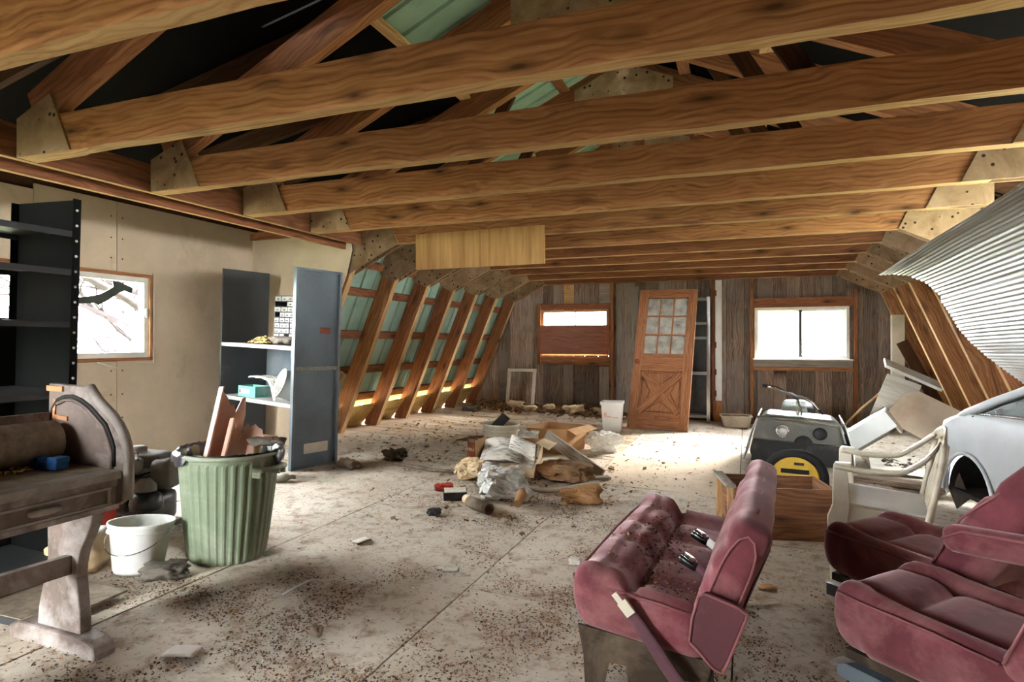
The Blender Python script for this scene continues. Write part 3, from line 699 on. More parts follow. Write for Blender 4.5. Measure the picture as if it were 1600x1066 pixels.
MB().tube([(-2.82, 2.2, .16), (-2.87, 2.23, .24), (-2.9, 2.25, .3)], .012, 8).ob('dark_stick', 'black_rubber', label='short dark stick standing inside the white bucket', cat='stick')
def lump(c, d, amp, seed, freq=3.0, r=.05, n=8):
    def df(p): 
        k = 1 + amp * nz(p.x + seed, p.y - seed, p.z, freq / max(d)); return (p.x * k, p.y * k, p.z * k)
    return MB().rbox(d, r, n, c, df)
t = thing('paper_sack', 'half-full pale paper sack behind the white bucket', 'sack', on_floor(-3.1, 2.1, 30) @ Matrix.Scale(.85, 4))
lump((0, 0, .1), (.3, .24, .2), .25, 3, 6, .07).ob('sack_body', 'cardboard_pale', t); lump((.0, .02, .21), (.22, .16, .04), .3, 8, 7, .015).ob('folded_top', 'paper', t)
MB().box((0, 0, .11), (.16, .12, .22)).ob('red_carton', 'red_scrap', None, on_floor(-3.33, 2.33, 25), 'dull red carton wedged between sack and engine', 'carton')
t = lump((0, 0, .035), (.18, .13, .07), .55, 21, 9, .03, 10).ob('dirty_rag', 'rag', None, on_floor(-2.66, 2.2, 35), 'crumpled dark rag on the floor by the white bucket', 'rag')

# ---- ribbed green rubbish bin
def bin_():
    t = thing('rubbish_bin', 'ribbed green plastic rubbish bin with a black liner', 'bin', on_floor(-2.63, 2.57, -20))
    n = 34
    def ribf(q, a):
        k = 1 + .012 * (1 if (a * n / (2 * math.pi)) % 1 < .5 else -1) * (1 if q[2] < .53 else 0); return (q[0] * k, q[1] * k, q[2])
    MB().lathe([(0, .004), (.185, 0), (.196, .02), (.212, .14), (.228, .3), (.242, .46), (.248, .52), (.25, .535), (.25, .55)], n * 4, fun=ribf, smooth=False).ob('body', 'bin_green', t)
    MB().lathe([(.247, .535), (.252, .55), (.268, .555), (.27, .566), (.262, .574), (.25, .572), (.24, .565), (.212, .3)], 48).ob('rim', 'bin_green', t)
    for a in (200, 20):
        M = RZ(a); m = MB()
        m.tube([M @ Vector((.25, -.09, .5)), M @ Vector((.295, -.085, .5)), M @ Vector((.3, 0, .5)), M @ Vector((.295, .085, .5)), M @ Vector((.25, .09, .5))], .014, 8)
        for y in (-.09, -.05, .05, .09): m.box((.27, y, .48), (.05, .008, .04), M)
        m.ob('handle', 'bin_green', t)
    def liner(u, v):
        a = 2 * math.pi * u
        prof = [(.225, .34), (.232, .5), (.243, .575), (.262, .583), (.274, .57), (.275, .53)]
        x = v * (len(prof) - 1); i = min(int(x), len(prof) - 2); f = x - i
        r = prof[i][0] * (1 - f) + prof[i + 1][0] * f; z = prof[i][1] * (1 - f) + prof[i + 1][1] * f
        w = .5 + .5 * math.sin(a * 2 - .7)
        if v > .5: z -= (v - .5) * .09 * (nz(a * 3, 2.2) + .3) * (1 if w > .4 else -.2)
        r += .012 * nz(math.cos(a) * 7, math.sin(a) * 7, v * 4)
        if v > .55 and w < .62: r = .246 + (r - .246) * .2; z = .58
        return (r * math.cos(a), r * math.sin(a), z + .01 * nz(math.cos(a) * 9, math.sin(a) * 9, v))
    MB().grid(liner, 96, 12).ob('bin_liner', 'bin_liner', t)
    MB().lathe([(0, .42), (.23, .4)], 32).ob('liner_fill', 'bin_liner', t)
bin_()
def pinkpanel(name, label, M, w, h, seed):
    t = thing(name, label, 'panel', M); rnd = random.Random(seed)
    pts = [(-w / 2, 0), (w / 2, 0), (w / 2, h * .75)]
    n = 7
    for i in range(n + 1): pts.append((w / 2 - w * i / n * .75, h * (.8 + rnd.uniform(-.06, .2) * (1 if i else 0))))
    pts += [(-w / 2, h)]
    MB().prism(pts, -.004, .004, 'Y').ob('face', 'pink_plastic', t)
    MB().box((-w / 2 + .004, -.03, h / 2), (.008, .06, h)).ob('side_flange', 'pink_plastic', t)
    MB().box((w * .18, -.012, h * .36), (.03, .02, h * .7)).ob('rib', 'pink_plastic', t)
B0 = on_floor(-2.63, 2.57)
pinkpanel('pink_panel', 'tall broken pink plastic panel sticking out of the green bin', B0 @ T(-.07, -.06, .3) @ RZ(62) @ RY(14) @ RX(-10), .17, .6, 1)
pinkpanel('pink_panel', 'short broken pink plastic panel with a hole, leaning in the bin', B0 @ T(.05, -.04, .3) @ RZ(58) @ RY(14) @ RX(-10), .2, .43, 5)
t = thing('work_glove', 'dark cloth work glove on the rim of the green bin', 'glove', B0 @ T(.17, .05, .6) @ RZ(30))
lump((0, 0, .02), (.13, .06, .045), .3, 4, 6, .02).ob('palm', 'rag', t)
for i in range(4): MB().tube([(.05, -.024 + i * .016, .02), (.09, -.028 + i * .018, .03), (.12, -.03 + i * .02, .01 + .006 * i)], [.011, .011, .008], 7).ob('finger', 'rag', t)

# ---- steel cabinet in the corner
CM = on_floor(-4.21, 4.39, -13)
def cabinet():
    t = thing('steel_cabinet', 'open grey steel cabinet with two shelves in the dormer corner', 'cabinet', CM)
    W, D, H = 1.08, .5, 1.76
    MB().box((-W / 2, D / 2, H / 2 + .02), (.02, D, H)).ob('side_panel', 'dark_steel', t)
    p = MB().box((W / 2, D / 2, H / 2), (.012, D, H)).ob('side_panel', 'grey_steel', t)
    m = MB()
    for y in (.012, D - .012): m.box((W / 2 + .016, y, H / 2), (.03, .024, H))
    m.ob('stile', 'grey_steel', p)
    MB().box((W / 2 + .014, D / 2, .88), (.026, D - .04, .035)).ob('mid_rail', 'chrome', p)
    for z in (H - .01, .01): MB().box((W / 2 + .014, D / 2, z), (.026, D - .04, .02)).ob('end_rail', 'grey_steel', p)
    MB().box((W / 2 + .0075, D * .55, .17), (.002, .26, .09)).ob('paper_label', 'cream_plastic', p)
    MB().box((W / 2 + .0075, D * .68, 1.22), (.002, .11, .05)).ob('printed_sticker', 'rust', p)
    MB().box((0, D - .005, .82), (W - .02, .006, .55)).ob('back_panel', 'grey_steel', t)
    for z in (1.07, .57):
        m = MB(); m.box((0, D / 2, z), (W - .012, D - .01, .008)); m.box((0, .004, z - .012), (W - .012, .006, .034)); m.ob('shelf_board', 'shelf_white', t)
cabinet()
def onshelf(x, y, z, rz=0): return CM @ T(x, y, z) @ RZ(rz)
m = MB(); rnd = random.Random(3)
for i in range(160):
    a, r = rnd.uniform(0, 6.28), rnd.uniform(0, 1) ** .6
    m.rbox((rnd.uniform(.02, .06), rnd.uniform(.01, .03), .012), .005, 2, (0, 0, 0), M=T(.17 * r * math.cos(a), .1 * r * math.sin(a), .012 + .075 * (1 - r) * rnd.random()) @ RZ(rnd.uniform(0, 180)) @ RX(rnd.uniform(-40, 40)))
m.ob('straw_nest', 'straw', None, onshelf(-.12, .17, 1.075), 'loose yellow straw nest on the upper cabinet shelf', 'nest')
lump((0, 0, .03), (.3, .2, .06), .4, 9, 7, .03).ob('dark_cloth', 'rag', None, onshelf(.2, .2, 1.088), 'dark crumpled cloth beside the straw nest on the shelf', 'cloth')
def organizer():
    t = thing('drawer_organizer', 'small-parts organiser with many tiny drawers on the upper shelf', 'organiser', onshelf(.03, .38, 1.075, 6))
    W, D, H = .34, .14, .46
    m = MB(); m.box((0, D / 2, H / 2), (W, .008, H))
    for z in [i * H / 9 for i in range(10)]: m.box((0, 0, z if z else .003), (W, D, .006))
    for x in (-W / 2, W / 2): m.box((x, 0, H / 2), (.006, D, H))
    m.ob('frame', 'dark_steel', t); rnd = random.Random(4)
    for r in range(9):
        n = 5 if r < 6 else 4
        for c in range(n):
            if rnd.random() < .12: continue
            w = W / n; d = MB().box((0, 0, 0), (w - .008, .1, H / 9 - .012)).ob('drawer', 'shelf_white', t, T(-W / 2 + w * (c + .5), -.02 - rnd.uniform(0, .012), H / 9 * (r + .5)))
            MB().box((0, -.053, -.005), (.02, .012, .008)).ob('drawer_pull', 'dark_steel', d)
organizer()
t = thing('teal_carton', 'teal and white carton of papers on the lower cabinet shelf', 'carton', onshelf(-.2, .14, .575, 4))
m = MB(); m.box((0, -.08, .05), (.24, .003, .1)).box((0, .08, .05), (.24, .003, .1)).box((-.12, 0, .05), (.003, .16, .1)).box((.12, 0, .05), (.003, .16, .1)).box((0, 0, .002), (.24, .16, .004)); m.ob('carton_body', 'teal_card', t)
MB().box((-.02, -.0825, .05), (.12, .002, .045)).ob('label', 'paper', t); MB().box((-.09, -.0825, .05), (.035, .002, .03)).ob('printed_band', 'red_scrap', t)
for i, (x, y, a, s, z, lab) in enumerate([(-.1, .22, 8, .3, .74, 'wide curled newspaper resting on top of the teal carton'), (.12, .2, -14, .3, .70, 'folded newspaper sliding down beside the teal carton'), (.15, .2, -24, .28, .66, 'lower folded newspaper under the others on the cabinet shelf')]):
    def pg(u, v, s=s, i=i): return ((u - .5) * s, (v - .5) * s * .7, .03 * math.sin(u * 3 + i) + .012 * nz(u * 4, v * 4, i))
    MB().grid(pg, 10, 8, thick=.012).ob('newspaper', 'newsprint', None, onshelf(x, y, z, a) @ RY(8 + 9 * i), lab, 'newspaper', 'newspapers on the cabinet shelf')
t = thing('white_ring', 'white plastic drum-shaped pot tipped on its side on lower shelf', 'pot', onshelf(.28, .14, .72) @ RZ(-20) @ RX(70))
MB().lathe([(.13, -.06), (.125, .05), (.135, .06), (.12, .06), (.11, .05), (.115, -.055), (0, -.06)], 28).ob('pot_body', 'white_plastic', t)
def wc(u, v): return ((u - .5) * .26, (v - .5) * .16, .06 * math.sin(math.pi * u) * (1 - .5 * v))
MB().grid(wc, 12, 8, thick=.004).ob('white_scoop', 'white_plastic', None, onshelf(.2, .3, .72, 10) @ RX(30), 'curved white plastic guard leaning behind the newspapers', 'guard')
beam('wood_block', (-3.72, 4.0, .15), (-3.71, 4.02, .47), .13, .15, 'crate_ply', None, up=(0, 1, 0), label='upright reddish wood block beside the grey cabinet', cat='block')
t = thing('glass_bottle', 'small clear bottle lying on the floor below the cabinet', 'bottle', on_floor(-3.47, 3.95, 40) @ T(0, 0, .035) @ RY(90))
MB().lathe([(0, -.07), (.035, -.07), (.036, .03), (.015, .06), (.014, .085), (0, .085)], 18).ob('bottle_body', 'bottle', t); MB().lathe([(.016, .08), (.017, .1), (0, .1)], 12).ob('cap', 'cream_plastic', t)
beam('loose_batten', (-4.15, 5.0, .2), (-3.75, 5.1, .95), .04, .09, 'lumber_pale', None, up=(0, 1, 0), label='pale batten leaning behind the lower part of the cabinet', cat='batten')

# ---- branch-like strip hanging in the dormer window and the tree outside
strip = [(3.18, 1.60), (3.322, 1.594), (3.469, 1.618), (3.554, 1.645), (3.655, 1.709), (3.648, 1.758), (3.7, 1.758), (3.745, 1.745), (3.831, 1.717), (3.815, 1.664), (3.761, 1.682), (3.715, 1.671), (3.611, 1.593), (3.525, 1.546), (3.497, 1.561), (3.322, 1.548), (3.18, 1.55)]
MB().prism(strip, XW - .03, XW - .018, 'X').ob('torn_strip', 'tape_dark', label='dark torn strip hanging crookedly across the dormer window', cat='strip')
def tree(x, y, seed, h, lab):
    t = thing('bare_tree', lab, 'tree', T(x, y, -3.15)); rnd = random.Random(seed); m = MB(); tw = MB()
    m.tube([(0, 0, 0), (.1, .05, h * .3), (.02, -.1, h * .6), (.15, .1, h)], [.42, .36, .26, .05], 10)
    def br(p, d, L, r, lev):
        q = [Vector(p)]; dd = Vector(d)
        for i in range(4):
            dd = (dd + Vector((rnd.uniform(-.3, .3), rnd.uniform(-.3, .3), rnd.uniform(-.18, .22)))).normalized(); q.append(q[-1] + dd * L / 4)
        (m if lev < 1 else tw).tube(q, [r, r * .8, r * .6, r * .45, r * .2], 5, cap=False)
        if lev < 3:
            for i in range(4 if lev else 5): br(q[rnd.randint(1, 4)], (dd + Vector((rnd.uniform(-1, 1), rnd.uniform(-1, 1), rnd.uniform(-.4, .6)))).normalized(), L * .6, r * .5, lev + 1)
    for i in range(22):
        a = rnd.uniform(0, 6.28); br((0, 0, h * rnd.uniform(.35, .95)), (math.cos(a), math.sin(a), rnd.uniform(0, .6)), rnd.uniform(1.8, 3), .09, 0)
    m.ob('trunk', 'bark', t); tw.ob('twigs', 'bark', t, kind='stuff')
tree(-10.5, 8.4, 5, 7, 'bare pinkish tree seen through the dormer window')
# ================================================================== back wall
def old_door():
    # leaning wooden door: base at y 8.6, top against the wall
    lean = math.degrees(math.atan2(.72, 2.02))
    t = thing('wooden_door', 'loose wooden door with nine panes and a crossed lower panel', 'door', T(-1.15, 8.62, .035) @ RZ(-3.5) @ RX(-lean) @ RY(1.2))
    W, H, D = .83, 2.1, .045
    def piece(nm, x0, x1, z0, z1, d=D, m='door_wood', par=t, y=0): 
        vert = (z1 - z0) > (x1 - x0); xm, zm = (x0 + x1) / 2, (z0 + z1) / 2
        L, w = (z1 - z0, x1 - x0) if vert else (x1 - x0, z1 - z0)
        return MB().box((0, 0, 0), (L, d, w)).ob(nm, m, par, T(xm, y, zm) @ (RY(-90) if vert else I4))
    s = .125
    piece('stile', -W / 2, -W / 2 + s, 0, H); piece('stile', W / 2 - s, W / 2, 0, H)
    piece('top_rail', -W / 2 + s, W / 2 - s, H - .13, H); piece('lock_rail', -W / 2 + s, W / 2 - s, .84, 1.1); piece('bottom_rail', -W / 2 + s, W / 2 - s, 0, .22)
    x0, x1, z0, z1 = -W / 2 + s, W / 2 - s, 1.1, H - .13
    gw, gh = (x1 - x0) / 3, (z1 - z0) / 3
    for i in (1, 2): piece('glazing_bar', x0 + gw * i - .011, x0 + gw * i + .011, z0, z1, .03)
    for j in (1, 2): piece('glazing_bar', x0, x1, z0 + gh * j - .011, z0 + gh * j + .011, .028)
    for i in range(3):
        for j in range(3): MB().box((x0 + gw * (i + .5), .004, z0 + gh * (j + .5)), (gw - .016, .004, gh - .016)).ob('pane', 'dusty_glass', t)
    piece('back_panel', x0, x1, .22, .84, .014, y=.014)
    cx, cz, hw, hh = 0, .53, (x1 - x0) / 2, .31; ang = math.degrees(math.atan2(hh, hw)); L = 2 * math.hypot(hw, hh) - .06
    for sg in (-1, 1): MB().box((0, 0, 0), (L, .034, .085)).ob('cross_brace', 'door_wood', t, T(cx, -.006 + .002 * sg, cz) @ RY(sg * ang))
    for k in range(4):
        M = T(cx, -.006, cz) @ RY(90 * k); h = (hh if k % 2 == 0 else hw); w = (hw if k % 2 == 0 else hh)
        tri = [(-w * .74, -h + .03), (w * .74, -h + .03), (0, -.13 if k % 2 == 0 else -.14)]
        pts = [(p[0], 0, p[1]) for p in tri]; MB().tube(pts + [pts[0]], .008, 4).ob('panel_moulding', 'door_wood', t, M)
    MB().lathe([(0, .05), (.025, .045), (.03, .03), (.015, .012), (.032, .006), (.034, 0)], 16, M=T(-W / 2 + .06, -D / 2, .97) @ RX(90)).ob('door_knob', 'rust', t)
old_door()
def rack():
    t = thing('metal_shelf_rack', 'narrow metal shelf rack with a galvanised post behind the door', 'shelf', T(-.76, 9.72, .0))
    for x, y in ((.23, 0), (.23, .3), (-.23, .3), (-.23, 0)):
        MB().box((x, y, .965), (.05 if y == 0 else .03, .02, 1.93)).ob('post', 'chrome' if (x > 0 and y == 0) else 'dark_steel', t)
    for z in (1.9, 1.53, 1.31, .77, .12): MB().box((0, .15, z), (.44, .3, .025)).box((0, .003, z - .004), (.44, .004, .04)).ob('shelf_board', 'shelf_white', t)
    MB().box((0, .31, .96), (.46, .004, 1.9)).ob('back_panel', 'dark_steel', t)
rack()
def tub():
    t = thing('washing_tub', 'cream rectangular plastic tub standing below the white jamb', 'tub', T(-.14, 9.58, 0) @ RZ(4))
    def ring(w, d, z, r=.05, n=6):
        o = []
        for sx, sy, a0 in ((1, 1, 0), (-1, 1, 90), (-1, -1, 180), (1, -1, 270)):
            for i in range(n + 1): a = R(a0 + 90 * i / n); o.append((sx * (w / 2 - r) + r * math.cos(a), sy * (d / 2 - r) + r * math.sin(a), z))
        return o
    prof = [(.34, .26, .004), (.36, .28, .02), (.42, .33, .16), (.45, .36, .165), (.45, .36, .175), (.41, .32, .175), (.35, .27, .03), (.33, .25, .02)]
    rs = [ring(*p) for p in prof]; n = len(rs[0]); vs = [q for r_ in rs for q in r_]
    fs = [(i * n + k, i * n + (k + 1) % n, (i + 1) * n + (k + 1) % n, (i + 1) * n + k) for i in range(len(rs) - 1) for k in range(n)] + [tuple(range(n))[::-1], tuple((len(rs) - 1) * n + k for k in range(n))]
    MB().add(vs, fs, False).ob('tub_body', 'cream_plastic', t)
    lump((0, .02, .13), (.36, .26, .07), .3, 6, 8, .03).ob('contents', 'leaf_brown', t)
tub()
def sqbucket():
    t = thing('square_bucket', 'white square bucket with red paint smears before the door', 'bucket', T(-1.66, 8.12, fz(-1.66)) @ RZ(6))
    m = MB(); P = [(.105, .0), (.115, .02), (.135, .36), (.148, .362), (.148, .40), (.138, .40), (.125, .36), (.1, .02)]
    vs = [(sx * r, sy * r, z) for r, z in P for sx, sy in ((1, 1), (-1, 1), (-1, -1), (1, -1))]
    fs = [(i * 4 + k, i * 4 + (k + 1) % 4, (i + 1) * 4 + (k + 1) % 4, (i + 1) * 4 + k) for i in range(len(P) - 1) for k in range(4)] + [(3, 2, 1, 0), (28, 29, 30, 31)]
    m.add(vs, fs).ob('body', 'white_plastic', t, bevel=.012)
    for x, z, w, h in ((-.08, .23, .035, .055), (-.03, .205, .06, .018), (.05, .195, .07, .014)):
        a = 0.0555 * z + .1145; MB().box((x, -a - .003, z), (w, .004, h)).ob('paint_smear', 'pink_plastic', t)
sqbucket()
def wframe():
    t = thing('empty_window_frame', 'empty white window frame leaning on the back wall', 'frame', T(-3.6, 9.83, fz(-3.6) + .01) @ RX(-11))
    for x, w in ((-.23, .055), (.23, .055)): MB().box((0, 0, 0), (.66, .03, w)).ob('stile', 'white_board', t, T(x, 0, .33) @ RY(-90))
    MB().box((0, 0, 0), (.405, .03, .05)).ob('top_rail', 'white_board', t, T(0, 0, .635))
wframe()
MB().box((0, 0, 0), (1.31, .012, .345)).ob('plywood_board', 'plywood', None, T(-2.335, 5.243, 2.115) @ RY(-.3), 'pale plywood board nailed across the tie beam', 'board')

# ---- heap of scraps along the back wall (countless leaves) and larger pieces of it
m = MB(); rnd = random.Random(11)
def flake(m, x, y, z, s, rnd, flat=25):
    M = T(x, y, z) @ RZ(rnd.uniform(0, 360)) @ RX(rnd.uniform(-flat, flat)) @ RY(rnd.uniform(-flat, flat)); w = s * rnd.uniform(.3, .8); b = s * rnd.uniform(.05, .25)
    m.add([(-s / 2, -w / 2, 0), (s / 2, -w / 2 * .7, b), (s / 2 * .8, w / 2, 0), (-s / 2 * .7, w / 2, b * .8)], [(0, 1, 2, 3)], False, M)
m2 = MB()
for i in range(2600):
    x = rnd.uniform(-4.4, -1.75); d = abs(rnd.gauss(0, .33)); y = 9.98 - d
    h = .16 * max(0, 1 - d / .5) * (.5 + .5 * nz(x * 1.5, 3)) * (1 if x < -2.3 else .5)
    flake(m if rnd.random() < .6 else m2, x, y, fz(x) + .012 + max(0, h) * rnd.random(), rnd.uniform(.03, .11), rnd, 35)
m.ob('leaf_drift', 'leaf_brown', floor, kind='stuff')
m2.ob('bark_drift', 'litter_tan', floor, kind='stuff')
for i, (x, y, s) in enumerate([(-3.62, 9.7, .2), (-2.6, 9.65, .22), (-3.05, 9.75, .17), (-2.25, 9.8, .16), (-3.3, 9.5, .15)]):
    lump((0, 0, s * .28), (s * 1.3, s, s * .6), .5, i * 7.7, 6, s * .2, 6).ob('torn_paper_lump', 'cardboard_pale', None, T(x, y, fz(x)) @ RZ(i * 50), ['torn tan lump between the legs of the white frame', 'largest torn tan lump below the covered window', 'torn tan lump just right of the white frame', 'torn tan lump nearest the square bucket', 'small torn tan lump out on the boards'][i], 'scrap', 'torn lumps by the back wall')

# ================================================================== rubbish pile in the middle
def openbox(name, lab, M, w, d, h, mat, mi, flare=.0, flap=None, fh=.93):
    t = thing(name, lab, 'box', M)
    th = .005
    def side(nm, pts, m_): 
        a = [Vector(p) for p in pts]; n = (a[1] - a[0]).cross(a[3] - a[0]).normalized() * th
        MB().add(a + [p - n for p in a], [(0, 1, 2, 3), (7, 6, 5, 4), (0, 4, 5, 1), (1, 5, 6, 2), (2, 6, 7, 3), (3, 7, 4, 0)]).ob(nm, m_, t)
    W, D = w / 2, d / 2; f = flare
    side('side', [(-W, -D, 0), (W, -D, 0), (W + f, -D - f, h * min(1, fh + .07)), (-W - f, -D - f, h * fh)], mat)
    side('side', [(W, D, 0), (-W, D, 0), (-W - f, D + f, h), (W + f, D + f, h)], mi)
    side('side', [(W, -D, 0), (W, D, 0), (W + f, D + f, h), (W + f, -D - f, h * .98)], mat)
    side('side', [(-W, D, 0), (-W, -D, 0), (-W - f, -D - f, h), (-W - f, D + f, h)], mi)
    MB().box((0, 0, .003), (w, d, .006)).ob('bottom', mi, t)
    if flap: side('flap', [(W + f, -D - f, h), (W + f, D + f, h), (W + .14, D + .04, h * .86), (W + .13, -D - .02, h * .8)], mat)
    return t
b2 = openbox('cardboard_box', 'open brown cardboard box with a round hole, at the back of the pile', T(-1.93, 6.48, fz(-1.93)) @ RZ(-14), .44, .4, .26, 'cardboard', 'cardboard', .03, True)
MB().lathe([(0, .001), (.014, .001), (.015, 0)], 12, M=T(.13, -.208, .1) @ RX(90)).ob('hand_hole', 'black_rubber', b2)
b1 = openbox('cardboard_box', 'torn pale cardboard box full of newspapers, front of the pile', T(-1.97, 5.12, fz(-1.97)) @ RZ(9) @ RX(-4), .5, .38, .3, 'cardboard_pale', 'cardboard', .02, True, .35)
def page(w, d, seed, curl=.05):
    def fn(u, v): return ((u - .5) * w, (v - .5) * d, curl * math.sin(u * 3.1 + seed) + .4 * curl * nz(u * 3, v * 3, seed) + curl * .6 * math.cos(v * 4 + seed))
    return MB().grid(fn, 10, 8, thick=.008)
for i, (x, y, z, rz, rx, ry, w, lab) in enumerate([(-1.98, 4.97, .22, 10, 42, 0, .36, 'large open newspaper spilling over the front of the pale box'), (-1.8, 4.97, .24, -20, 48, 6, .26, 'printed magazine beside the large newspaper in the pale box'), (-2.02, 5.16, .22, 30, 20, -6, .3, 'crumpled white sheet at the back of the pale box')]):
    page(w, w * .8, i * 1.7).ob('newspaper', 'newsprint' if i != 2 else 'paper', None, T(x, y, z + fz(x)) @ RZ(rz) @ RX(rx) @ RY(ry), lab, 'newspaper', 'papers in the pale box')
def pail():
    t = thing('beige_pail', 'beige plastic pail with dark scraps behind the pale box', 'pail', T(-2.37, 5.88, fz(-2.37)) @ TILT)
    MB().lathe([(0, 0), (.155, 0), (.165, .02), (.18, .3), (.192, .305), (.192, .325), (.182, .325), (.165, .28), (.15, .03), (0, .03)], 32).ob('body', 'pail_beige', t)
    MB().lathe([(.185, .255), (.195, .256), (.195, .264), (.185, .266)], 32).ob('rim_band', 'pail_beige', t)
    lump((0, 0, .24), (.26, .26, .08), .4, 2, 7, .04).ob('dark_scraps', 'rag', t)
pail()
MB().box((0, 0, 0), (.1, .02, .22)).ob('slate_piece', 'dark_steel', None, T(-2.37, 5.86, .41) @ RZ(40) @ RY(40) @ RX(20), 'dark slate piece sticking out of the beige pail', 'slate', bevel=.004)
t = thing('rusty_can', 'tall rusty red can with faded lettering beside the beige pail', 'can', T(-2.52, 5.52, fz(-2.52)) @ TILT)
MB().lathe([(0, 0), (.05, 0), (.052, .01), (.052, .2), (.05, .21), (.046, .21), (.046, .02), (0, .02)], 24).ob('can_body', 'rust', t)
MB().lathe([(.0525, .17), (.0535, .171), (.0535, .205), (.0525, .207)], 24).ob('bare_rim', 'stone_dust', t)
def text(body, size, M, mat, par=None, name='lettering', ext=.0006):
    c = bpy.data.curves.new(name, 'FONT'); c.body = body; c.size = size; c.extrude = ext; c.align_x = 'CENTER'; c.align_y = 'CENTER'
    o = bpy.data.objects.new(name, c); COL.objects.link(o); dg = bpy.context.evaluated_depsgraph_get(); me = bpy.data.meshes.new_from_object(o.evaluated_get(dg)); bpy.data.objects.remove(o)
    me.materials.clear(); me.materials.append(MATS[mat]); o = bpy.data.objects.new(name, me); place(o, par, M); return o
text('YRU', .042, T(-.0, -.0535, .105) @ RX(90), 'cardboard_pale', t)
beam('grey_plank', (-1.83, 5.75, .33), (-1.2, 5.42, .05), .11, .025, 'weathered', None, up=(0, .2, 1), label='grey weathered plank sloping from the pile to the floor', cat='plank')
beam('flat_board', (-1.36, 5.2, .06), (-1.12, 5.35, .055), .02, .09, 'weathered', None, label='short grey board lying under the end of the sloping plank', cat='board')
def bag(name, lab, M, d, seed, mat='clear_bag', cat='bag', amp=.45):
    def df(p):
        n = Vector((p.x / d[0], p.y / d[1], p.z / d[2])); k = 1 + amp * nz(n.x * 2.2 + seed, n.y * 2.2, n.z * 2.2) + .25 * amp * nz(n.x * 7, n.y * 7 + seed, n.z * 7); q = p * k
        q.z = max(q.z, -d[2] / 2); return q
    mb = MB().rbox(d, min(d) * .4, 13, (0, 0, d[2] / 2), df); rj = random.Random(seed); j = min(d) * .045
    mb.v = [(v[0] + rj.uniform(-j, j), v[1] + rj.uniform(-j, j), max(0, v[2] + rj.uniform(-j, j))) for v in mb.v]; mb.sm = [False] * len(mb.f)   # crumpled facets
    return mb.ob(name, mat, None, M, lab, cat)
bag('clear_plastic_bag', 'shiny clear plastic bag slumped at the front of the pile', T(-1.71, 4.33, fz(-1.71)) @ RZ(15), (.34, .28, .22), 3)
bag('clear_plastic_bag', 'clear plastic bag bunched against the pale cardboard box', T(-1.92, 4.62, fz(-1.92)), (.24, .18, .18), 9)
bag('clear_plastic_bag', 'clear plastic bag of papers right of the brown cardboard box', T(-1.46, 6.66, fz(-1.46)) @ RZ(30), (.34, .3, .2), 14)
bag('clear_plastic_bag', 'small clear plastic bag between the pail and the brown box', T(-2.16, 6.1, fz(-2.16)), (.26, .2, .24), 17)
bag('tan_paper_bag', 'crumpled tan paper on the floor to the right of the pile', T(-1.16, 4.5, fz(-1.16)) @ RZ(20), (.3, .16, .11), 22, 'cardboard', 'paper')
bag('brown_paper_bag', 'dark brown crumpled paper under the sloping plank', T(-1.48, 5.12, fz(-1.48)) @ RZ(-20), (.42, .3, .14), 25, 'leaf_brown', 'paper')
bag('wrapping_paper', 'crumpled orange-brown wrapping paper left of the pale box', T(-2.16, 4.78, fz(-2.16)), (.26, .2, .16), 27, 'cardboard_pale', 'paper')
MB().tube([(-1.56, 4.3, .14), (-1.53, 4.22, .13), (-1.52, 4.1, .09)], [.03, .04, .03], 10).ob('bone_shaped_tube', 'cardboard', label='tan bent cardboard tube in front of the clear bag', cat='tube')
t = thing('cardboard_tube', 'open grey-brown cardboard tube lying in front of the pile', 'tube', T(-1.74, 3.93, fz(-1.74) + .042) @ RZ(-32) @ RY(90))
MB().lathe([(.042, -.12), (.042, .12), (.036, .12), (.036, -.12), (.042, -.12)], 20).ob('tube_wall', 'stone_dust', t)
MB().tube([(-1.92, 4.1, .09), (-1.83, 4.01, .1)], .035, 12).ob('tan_tube', 'cardboard_pale', label='pale tube end behind the grey cardboard tube', cat='tube')
t = thing('black_block', 'black block with a white side at the left of the pile', 'block', T(-2.02, 4.12, fz(-2.02) + .04) @ RZ(30) @ RX(18))
MB().box((0, 0, 0), (.17, .07, .07)).ob('block_body', 'black_rubber', t, bevel=.005); MB().box((0, 0, .0375), (.16, .065, .004)).ob('white_face', 'paper', t)
lump((0, 0, .025), (.13, .09, .05), .5, 31, 6, .02).ob('red_wrapper', 'red_scrap', None, T(-2.22, 4.33, fz(-2.22)) @ RZ(20), 'crumpled red wrapper at the left edge of the pile', 'wrapper')
lump((0, 0, .02), (.09, .06, .045), .4, 33, 6, .02).ob('slate_chip', 'dark_steel', None, T(-1.98, 3.72, fz(-1.98)) @ RZ(20), 'small dark grey chip lying left of the cardboard tube', 'chip')
m = MB(); pts = [(-1.62 + .5 * i / 14, 4.62 + .03 * i / 1.4 + .05 * math.sin(i / 14 * 3.1) - .12 * math.sin(i / 14 * 3.14), .085 - .015 * math.sin(i / 3)) for i in range(15)]
m.tube(pts, .018, 8).ob('grey_hose', 'hose_grey', label='pale grey hose curving right out of the pile', cat='hose')
MB().tube([(-3.05, 4.95, .115), (-2.6, 4.86, .105), (-2.18, 4.95, .095)], .016, 8).ob('grey_pipe', 'stone_dust', label='thin dusty pipe lying left of the pile', cat='pipe')
m = MB()
for i in range(7):
    a = rnd.uniform(-.6, .6); p = Vector((-3.1 + .25 * rnd.random(), 6.15 + .3 * rnd.random(), .13)); q = [p]
    for k in range(4): q.append(q[-1] + Vector((.1, .05 * math.sin(a + k), .03 * math.cos(k + i) )))
    m.tube(q, .007, 5)
m.ob('twig_bundle', 'leaf_brown', label='thin brown twigs on the boards left of the pail', cat='twigs')
